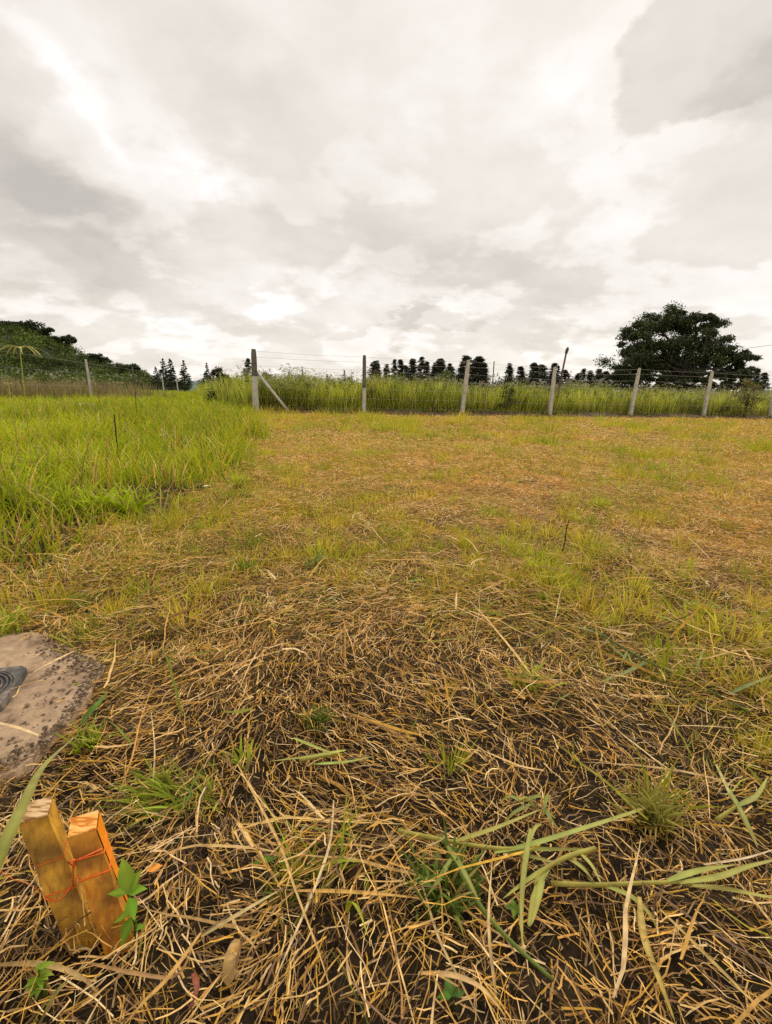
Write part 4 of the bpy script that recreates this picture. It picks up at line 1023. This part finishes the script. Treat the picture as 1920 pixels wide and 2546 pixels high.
# grass tufts
def tuft(label, px, nb, L_, W_, c, spread=.7, seed=0, name='grass_tuft', lean_dir=None):
    b = gp(*px); b.z = Hs(b.x, b.y) - .004
    n = int(nb * 1.5); W_ = W_ * 1.25; az = RNG.uniform(0, 2 * PI, n)
    if lean_dir is not None: az = RNG.normal(math.radians(lean_dir), .7, n)
    rr_ = L_ * .16
    pos = np.stack([RNG.normal(0, rr_, n), RNG.normal(0, rr_, n), np.zeros(n)], 1)
    col_ = np.array(c) * RNG.uniform(.7, 1.25, (n, 1)); k = RNG.random(n) < .15; col_[k] = (.42, .33, .1)
    o = blade_mesh(name, pos, RNG.uniform(.5, 1.1, n) * L_, RNG.uniform(.6, 1.2, n) * W_, az, np.abs(RNG.normal(spread * .5, .25, n)), RNG.uniform(.3, 1.4, n), 6, col_ * .9, M_GREEN, tipcol=col_ * 1.15)
    o.location = b; tag(o, label, 'grass tuft', 'green tufts in the mown field'); return o
yg, lg, dg_ = (.52, .55, .04), (.38, .47, .035), (.17, .26, .03)
tuft('large fresh green tuft with arching blades above the orange stake', (420, 1985), 90, .10, .0045, (.30, .37, .035), 1.5, lean_dir=190)
tuft('pale green tuft on the right of the big arching tuft near the stakes', (520, 1955), 40, .10, .0042, (.36, .40, .05), 1.5, lean_dir=185)
tuft('bright light green tuft alone in the right of the mown field', (1495, 1272), 70, .12, .009, yg, .6)
tuft('yellow green round tuft near the right edge of the mown field', (1748, 1535), 90, .07, .005, yg, .9)
tuft('wide yellow green tuft right of centre in the mown field', (1330, 1445), 80, .09, .007, yg, .5)
tuft('yellow green tuft just left of the wide one right of centre', (1380, 1440), 50, .08, .006, yg, .5)
tuft('small green tuft under the wide yellow green one right of centre', (1352, 1520), 60, .06, .005, lg, .5)
tuft('upright green tuft with two tall leaves in the middle right', (1312, 1735), 36, .085, .007, lg, .3)
tuft('upright bluish green tuft left of centre in the mown field', (782, 1425), 28, .10, .010, (.22, .30, .07), .4)
tuft('dark green low tuft left of the bluish upright one', (610, 1425), 30, .09, .006, dg_, .8)
tuft('mossy green patch tuft in the middle of the mown field', (790, 1790), 150, .05, .004, (.20, .25, .04), 1.0)
tuft('yellowish tuft in the cut grass above the large green stalks', (1620, 2070), 110, .08, .004, (.34, .32, .06), .6)
tuft('light green tuft in front of the tall grass at the left edge', (20, 1580), 26, .11, .006, lg, .4)
tuft('short bright tuft left of the large lying stalk', (1100, 2235), 70, .10, .006, (.16, .24, .04), .6)
tuft('small spiky olive tuft left of centre near the bottom', (690, 2210), 60, .05, .003, (.26, .27, .05), .9)
tuft('tuft of green blades poking up at the lower centre', (830, 2190), 9, .15, .006, lg, .3)
tuft('yellow green tuft in the middle distance beside the litter scrap', (600, 1215), 60, .13, .008, yg, .6)
tuft('green tuft between the concrete slab and the long curved blade', (220, 1840), 40, .07, .004, lg, .9)
tuft('single broad bladed sprig left of the arching tuft', (600, 1870), 8, .07, .008, lg, .3)
# big leading clumps at the front of the uncut grass
for i, (px, nb, L_, lb) in enumerate([((60, 1275), 90, .36, 'tall bright clump at the left edge of the uncut grass'), ((165, 1285), 60, .26, 'upright bright clump second from the left edge of the uncut grass'),
        ((255, 1290), 60, .24, 'bright clump in the middle of the uncut grass front'), ((320, 1290), 55, .24, 'rightmost bright clump at the front of the uncut grass'),
        ((120, 1190), 60, .38, 'taller clump standing behind the front clumps at left'), ((480, 1170), 50, .26, 'thin clump near the corner of the uncut grass')]):
    o = tuft(lb, px, nb, L_, .012, (.42, .50, .02), .65); o['group'] = 'clumps at the front of the uncut grass'

# finger grass seed heads above the left field
def finger_grass(label, px_base, px_head, Yd, n_f, Lf, c, droop=.9):
    h = dp(px_head[0], px_head[1], Yd); b = dp(px_base[0], px_base[1], Yd); b.z = Hs(b.x, Yd)
    rt = empty('finger_grass', b); tag(rt, label, 'grass stalk', 'tall seeding grass stalks'); hp = h - b
    mb = MB(); mb.tube([(0, 0, 0), hp * .35 + Vector((.01, 0, 0)), hp * .7 + Vector((.005, 0, 0)), hp], [.003, .003, .0028, .0025], 5, c=(.42, .40, .07)); mb.build('stem', M_STRAW, rt)
    for k in range(n_f):
        a = 2 * PI * k / n_f + random.uniform(-.3, .3); L1 = Lf * random.uniform(.75, 1.1); pts = []
        for i in range(9):
            t = i / 8; pts.append(hp + Vector((math.cos(a) * math.sin(.6 + droop * t), math.sin(a) * math.sin(.6 + droop * t), 0)) * L1 * t + Vector((0, 0, L1 * (.62 * t - .95 * t * t * droop))))
        mb = MB(); mb.ribbon(pts, [.004, .007, .0085, .009, .009, .0085, .007, .005, .001], .5, c, tuple(x * .9 for x in c))
        mb.build('seed_spike', M_STRAW, rt)
finger_grass('tall stalk with a star of drooping yellow seed spikes at the left edge', (54, 1060), (50, 868), 3.2, 11, .165, (.50, .45, .15), .95)
finger_grass('small pale seeding stalk at the far left edge below the starry one', (28, 1050), (22, 958), 3.6, 5, .10, (.52, .42, .2), .5)
finger_grass('pale seeding stalk standing in the middle of the left field', (215, 1090), (200, 1008), 3.6, 6, .10, (.44, .42, .16), .7)
finger_grass('thin straw coloured stalk in the uncut grass right of the dark stem', (385, 1190), (405, 1085), 3.1, 4, .06, (.45, .38, .12), .5)
# dark docks
def dock(label, px, top, Yd):
    b = dp(px[0], px[1], Yd); t = dp(top[0], top[1], Yd); b.z = Hs(b.x, Yd); rt = empty('dry_dock', b); tag(rt, label, 'weed'); v = t - b
    mb = MB(); mb.tube([(0, 0, 0), v * .5 + Vector((.005, 0, 0)), v], [.003, .0028, .002], 6, c=(.05, .035, .025)); mb.build('stem', M_STRAW, rt)
    V, Fq, Cq = leaf_cloud(np.array([tuple(v * f) for f in np.linspace(.45, 1, 30)]), np.full((30, 3), .006), 12, .007, [(.05, .03, .02), (.09, .05, .03)], shell=.2)
    mesh_obj('seed_spike', V, Fq, M_STRAW, rt, cols=Cq)
dock('dark brown dock spike standing in the uncut green grass', (290, 1110), (284, 1030), 4.4)
b = gp(1396, 1378); tpx = dp(1416, 1292, b.y); rt = empty('dead_stick', (b.x, b.y, 0)); tag(rt, 'thin dark stick standing upright in the right of the mown field', 'stick'); o_ = Vector((b.x, b.y, 0))
mb = MB(); mb.tube([b - o_ - Vector((0, 0, .02)), b.lerp(tpx, .4) - o_ + Vector((.002, 0, 0)), b.lerp(tpx, .75) - o_ - Vector((.004, 0, 0)), tpx - o_], [.0042, .0036, .0028, .0018], 6, c=(.06, .04, .025)); mb.build('stem', M_STRAW, rt)
mb = MB(); q_ = b.lerp(tpx, .75) - o_; mb.tube([q_, q_ + Vector((-.012, 0, .03))], [.0022, .001], 5, c=(.07, .045, .03)); mb.build('twig', M_STRAW, rt)
dock('small dark seed spike far off in the green field', (337, 1010), (336, 975), 9.0)

# ------------------------------------------------------------------ lying stalks and blades traced on the ground
def lying(name, label, stem, leaves, group='cut green stalks lying in the foreground', cat='grass stalk', c=G_B, cs=None):
    """stem and leaves: lists of (px, py, z) points; leaf = (points, width)"""
    P = [gp(a, b, z_) for a, b, z_ in stem]
    o = P[0].copy(); o.z = 0; rt = empty(name, o); tag(rt, label, cat, group)
    n = len(P); mb = MB(); cs = cs or (.52, .46, .11)
    pts = smooth(P); mb.tube([p - o for p in pts], [.0038 - .0016 * i / len(pts) for i in range(len(pts))], 7, c=cs); mb.build('stem', M_GREEN, rt)
    for pts, w_ in leaves:
        mb = MB(); Q = smooth([gp(a, b, z_) for a, b, z_ in pts]); mb.ribbon([p - o for p in Q], w_, .28, tuple(x * random.uniform(.85, 1.1) for x in c), tuple(.5 * x + .5 * y_ for x, y_ in zip(c, (.50, .36, .12)))); mb.build('leaf', M_GREEN, rt)
def smooth(P, k=4):
    out = []; n = len(P)
    for i in range(n - 1):
        p0 = P[max(0, i - 1)]; p1 = P[i]; p2 = P[i + 1]; p3 = P[min(n - 1, i + 2)]
        for j in range(k):
            t = j / k; out.append(.5 * ((2 * p1) + (p2 - p0) * t + (2 * p0 - 5 * p1 + 4 * p2 - p3) * t * t + (3 * p1 - p0 - 3 * p2 + p3) * t ** 3))
    out.append(P[-1]); return out
lying('cut_stalk', 'long pale green cut stalk with strap leaves lying right of centre', [(990, 2066, .03), (1100, 2088, .04), (1200, 2105, .05), (1290, 2112, .055)],
      [([(1130, 2092, .045), (1230, 2060, .06), (1350, 2010, .05)], .008), ([(1230, 2120, .05), (1320, 2100, .06), (1450, 2060, .065), (1600, 2010, .05), (1725, 1955, .035)], .0085),
       ([(1240, 2110, .05), (1350, 2112, .055), (1480, 2112, .04)], .008), ([(1200, 2105, .045), (1300, 2125, .05), (1400, 2150, .04)], .009),
       ([(1320, 2060, .06), (1305, 2150, .06), (1297, 2250, .045), (1300, 2370, .03)], .008), ([(1345, 2050, .06), (1330, 2060, .065), (1318, 2100, .06)], .006)])
lying('cut_stalk', 'smaller green sprig with hanging leaves crossing below the long cut stalk', [(1480, 2110, .045), (1410, 2130, .055), (1350, 2165, .055), (1330, 2200, .05)],
      [([(1370, 2150, .055), (1335, 2210, .05), (1318, 2290, .04), (1315, 2305, .035)], .008), ([(1350, 2165, .055), (1340, 2230, .05), (1322, 2300, .04)], .009),
       ([(1380, 2145, .055), (1310, 2190, .05), (1250, 2235, .04)], .007), ([(1410, 2130, .05), (1450, 2160, .05), (1475, 2190, .04)], .007), ([(1440, 2120, .05), (1470, 2150, .055), (1495, 2195, .05)], .006)])
lying('cut_stalk', 'thick cut stalk with broad leaves lying at the right edge', [(1370, 2196, .03), (1480, 2200, .04), (1600, 2195, .05), (1720, 2192, .055)],
      [([(1690, 2195, .055), (1790, 2180, .07), (1860, 2155, .075), (1960, 2130, .07)], .009), ([(1700, 2200, .05), (1800, 2210, .06), (1880, 2225, .055), (1990, 2245, .05)], .0075),
       ([(1660, 2190, .055), (1740, 2165, .06), (1830, 2150, .05)], .009), ([(1500, 2202, .04), (1570, 2230, .05), (1620, 2280, .04), (1640, 2330, .02)], .008)])
lying('cut_stalk', 'green blade cluster with curled leaves above the long cut stalk', [(1330, 2010, .03), (1310, 1985, .045), (1290, 1990, .05)],
      [([(1300, 2000, .045), (1270, 1980, .05), (1235, 2000, .03)], .007), ([(1310, 1990, .05), (1340, 1980, .055), (1365, 1995, .04)], .007), ([(1320, 2000, .05), (1280, 2020, .05), (1255, 2045, .035)], .007),
       ([(1350, 2000, .04), (1372, 2040, .04), (1395, 2070, .02)], .007), ([(1365, 1975, .05), (1355, 2000, .05), (1350, 2030, .04)], .006)], c=(.22, .32, .07))
lying('cut_stalk', 'curved pale leaf pair lying at the right edge above the thick stalk', [(1780, 2040, .03), (1830, 2005, .05)],
      [([(1830, 2005, .05), (1880, 1980, .06), (1910, 1930, .05)], .009), ([(1810, 1960, .05), (1850, 2030, .05), (1885, 2105, .03)], .008)])
lying('cut_stalk', 'long dark green cut stalk lying across the right middle of the field', [(1400, 1520, .03), (1500, 1580, .04), (1600, 1640, .045), (1740, 1705, .03), (1900, 1790, .02)],
      [([(1610, 1645, .045), (1550, 1675, .05), (1480, 1700, .03)], .012), ([(1560, 1620, .045), (1545, 1650, .05)], .007), ([(1500, 1580, .04), (1440, 1560, .05), (1380, 1545, .03)], .010),
       ([(1560, 1620, .04), (1570, 1650, .045)], .007), ([(1815, 1725, .03), (1870, 1700, .05), (1925, 1680, .05)], .011), ([(1725, 1680, .03), (1740, 1640, .06), (1755, 1600, .06)], .007),
       ([(1500, 1590, .03), (1590, 1660, .04), (1700, 1690, .03)], .010)], c=(.19, .26, .07), cs=(.16, .2, .05))
lying('cut_stalk', 'straight green stalk slanting down from the short bright tuft', [(1100, 2080, .04), (1180, 2230, .05), (1260, 2330, .045), (1380, 2440, .03)],
      [([(1110, 2100, .045), (1150, 2160, .06), (1200, 2260, .05)], .008), ([(1125, 2130, .05), (1090, 2190, .06), (1060, 2230, .04)], .007)], c=(.24, .32, .07), cs=(.22, .28, .06))
lying('cut_stalk', 'green arching blades on the cut grass left of centre', [(745, 1890, .02), (800, 1880, .03), (850, 1875, .02)],
      [([(860, 1865, .02), (780, 1880, .045), (670, 1893, .03)], .008), ([(730, 1835, .03), (790, 1860, .045), (850, 1880, .02)], .008), ([(780, 1900, .03), (860, 1895, .045), (930, 1880, .02)], .007)])
def blade1(name, label, pts, w_, c, group=None, cat='grass blade', ct=None, fold=.3, mat=None):
    P = smooth([gp(a, b, z_) for a, b, z_ in pts], 5); o = P[0].copy(); o.z = 0
    mb = MB(); mb.ribbon([p - o for p in P], w_, fold, c, ct); ob = mb.build(name, mat or M_GREEN); ob.location = o; tag(ob, label, cat, group); return ob
blade1('loose_grass', 'long wide green blade curving past the left side of the stakes', [(-60, 2290, .16), (0, 2130, .19), (60, 2000, .19), (110, 1905, .16), (190, 1830, .10)], .016, (.26, .28, .04), ct=(.38, .35, .12))
blade1('loose_grass', 'short dark green blade lying over the edge of the concrete slab', [(200, 1800, .03), (235, 1760, .05), (268, 1722, .04)], .016, (.12, .22, .03))
STEMS = [('long golden straw lying nearly level across the lower centre', [(575, 2070, .03), (700, 2035, .05), (850, 2043, .055), (1020, 2050, .05)], .0048, (.62, .40, .13)),
         ('long thin stem running down from centre left to the bottom edge', [(590, 1900, .02), (650, 2010, .05), (700, 2110, .055), (730, 2200, .055), (790, 2360, .05), (838, 2510, .03)], .0042, (.56, .36, .12)),
         ('pale stem bending twice below the centre', [(830, 1990, .03), (822, 2090, .05), (790, 2190, .05), (735, 2320, .05), (700, 2400, .045), (655, 2510, .03)], .004, (.60, .44, .22)),
         ('golden straw pair reaching right from the lower centre', [(740, 2215, .03), (850, 2218, .045), (960, 2225, .045), (1080, 2238, .03)], .006, (.56, .33, .08)),
         ('curved brown stem looping right of the stakes', [(200, 2390, .03), (330, 2420, .05), (430, 2430, .04), (470, 2380, .04), (475, 2330, .03)], .0048, (.34, .19, .07)),
         ('thick golden stem crossing below the stakes to the bottom edge', [(500, 2320, .05), (420, 2430, .055), (360, 2490, .05), (300, 2560, .04)], .0055, (.52, .30, .08)),
         ('broad curled straw arching at the bottom right of centre', [(1040, 2420, .02), (1130, 2428, .05), (1200, 2460, .05), (1260, 2530, .03)], .007, (.58, .38, .16)),
         ('upright pale straw leaning in the bottom right quarter', [(1235, 2490, .02), (1215, 2300, .06), (1225, 2130, .06)], .0042, (.60, .42, .18)),
         ('golden stalk rising at the right of the lower picture', [(1590, 2230, .05), (1600, 2330, .05), (1640, 2440, .045), (1680, 2545, .03)], .009, (.46, .33, .08)),
         ('long straw slanting from the golden stalk to the bottom right corner', [(1640, 2260, .04), (1760, 2380, .05), (1850, 2470, .045), (1925, 2545, .03)], .005, (.50, .34, .10)),
         ('orange straw fork standing up from the slab edge', [(290, 1990, .01), (330, 1880, .05), (350, 1790, .06), (385, 1690, .05)], .0035, (.60, .30, .07)),
         ('thin vertical straw above the arching green tuft', [(380, 1960, .02), (385, 1860, .06), (375, 1760, .05)], .003, (.6, .42, .2)),
         ('wide dry stem lying flat across the bottom left', [(-10, 2400, .03), (110, 2400, .05), (200, 2430, .04), (250, 2475, .02)], .007, (.40, .26, .09)),
         ('cut olive stalk end poking up at the bottom left', [(95, 2560, .02), (130, 2490, .06), (170, 2435, .08)], .011, (.30, .26, .07)),
         ('straw stem running down right from the golden straw pair', [(1050, 2200, .03), (1090, 2330, .05), (1150, 2450, .04), (1200, 2550, .03)], .0035, (.48, .33, .14)),
         ('reddish brown stem lying between the stakes and the bottom edge', [(480, 2420, .03), (490, 2460, .04), (470, 2510, .03)], .007, (.30, .09, .05)),
         ('two-tone stem lying from the dry leaf towards the centre', [(500, 2330, .03), (600, 2270, .05), (710, 2205, .04)], .006, (.46, .34, .14)),
         ('pale straw lying at the right edge above the thick stalk', [(1750, 2150, .03), (1850, 2135, .05), (1930, 2110, .05)], .004, (.66, .50, .30)),
         ('yellow stem slanting at the right edge beside the curved leaf', [(1780, 1900, .05), (1820, 1985, .05), (1885, 2110, .03)], .006, (.42, .38, .12))]
for lb, pts, w_, c in STEMS: blade1('straw_stem', lb, pts, w_, c, 'long loose stems in the foreground', 'stem', mat=M_STRAW, fold=.5)
# dry leaf, orange chip, litter scrap, clods
blade1('dry_leaf', 'flat dry tan leaf lying on dark soil near the bottom', [(565, 2450, .02), (575, 2390, .035), (590, 2335, .03)], [.002, .010, .014, .017, .018, .018, .018, .017, .015, .012, .006][:11], (.42, .26, .09), cat='leaf', fold=.12, mat=M_STRAW)
blade1('orange_chip', 'small orange scrap in the grass right of the leafy weed', [(368, 2160, .03), (385, 2158, .035), (400, 2150, .03)], [.008, .010, .012, .013, .014, .014, .013, .012, .011, .010, .008], (.80, .33, .05), cat='scrap', fold=.2, mat=M_STRAW)
blade1('litter_scrap', 'small white scrap of litter at the edge of the uncut grass', [(498, 1212, .05), (514, 1209, .06), (530, 1208, .05)], [.012, .03, .035, .04, .04, .04, .035, .035, .03, .02, .01], (.75, .75, .72), cat='litter', fold=.3, mat=M_GRIT)
def lump(name, label, px, r_, c, cat='clod', sq=.7, z_=.0):
    b = gp(*px); b.z = Hs(b.x, b.y) + z_; V = []; Fc = []; nu, nv = 14, 9
    for i in range(nv + 1):
        for k in range(nu):
            th = PI * i / nv; a = 2 * PI * k / nu; q = r_ * (1 + .35 * random.uniform(-1, 1) * math.sin(th)); V.append((q * math.sin(th) * math.cos(a), q * math.sin(th) * math.sin(a), q * math.cos(th) * sq))
    for i in range(nv):
        for k in range(nu): Fc.append((i * nu + k, (i + 1) * nu + k, (i + 1) * nu + (k + 1) % nu, i * nu + (k + 1) % nu))
    mb = MB(); mb.add(V, Fc, c); o = mb.build(name, M_GRIT); o.location = b; tag(o, label, cat, 'dark clods in the cut grass')
lump('soil_clod', 'round black clod in a hollow above the concrete slab', (392, 1600), .032, (.012, .010, .009), sq=.8, z_=.01)
lump('soil_clod', 'wide dark clod right of the round black one', (520, 1600), .038, (.016, .012, .009), sq=.4)
lump('soil_clod', 'dark clod beside the lying green stalk in the lower right', (1420, 2035), .02, (.014, .010, .008), sq=.5)
lump('soil_clod', 'dark clod in the middle of the mown field left of the upright tuft', (835, 1545), .03, (.018, .012, .01), sq=.45)
lump('soil_clod', 'reddish brown clod in the far middle of the mown field', (940, 1200), .045, (.16, .07, .03), sq=.6)
lump('soil_clod', 'dark flat clod far off to the right of centre', (1100, 1130), .09, (.03, .022, .014), sq=.25)
lump('soil_clod', 'dark flat clod in the distance in the right of the field', (1555, 1150), .07, (.03, .022, .014), sq=.3)
lump('soil_clod', 'brown clod near the right side of the far mown grass', (1655, 1210), .05, (.05, .03, .018), sq=.4)
for o in list(COL.objects):
    if o.type == 'EMPTY' and not o.children and 'category' in o.keys(): bpy.data.objects.remove(o)
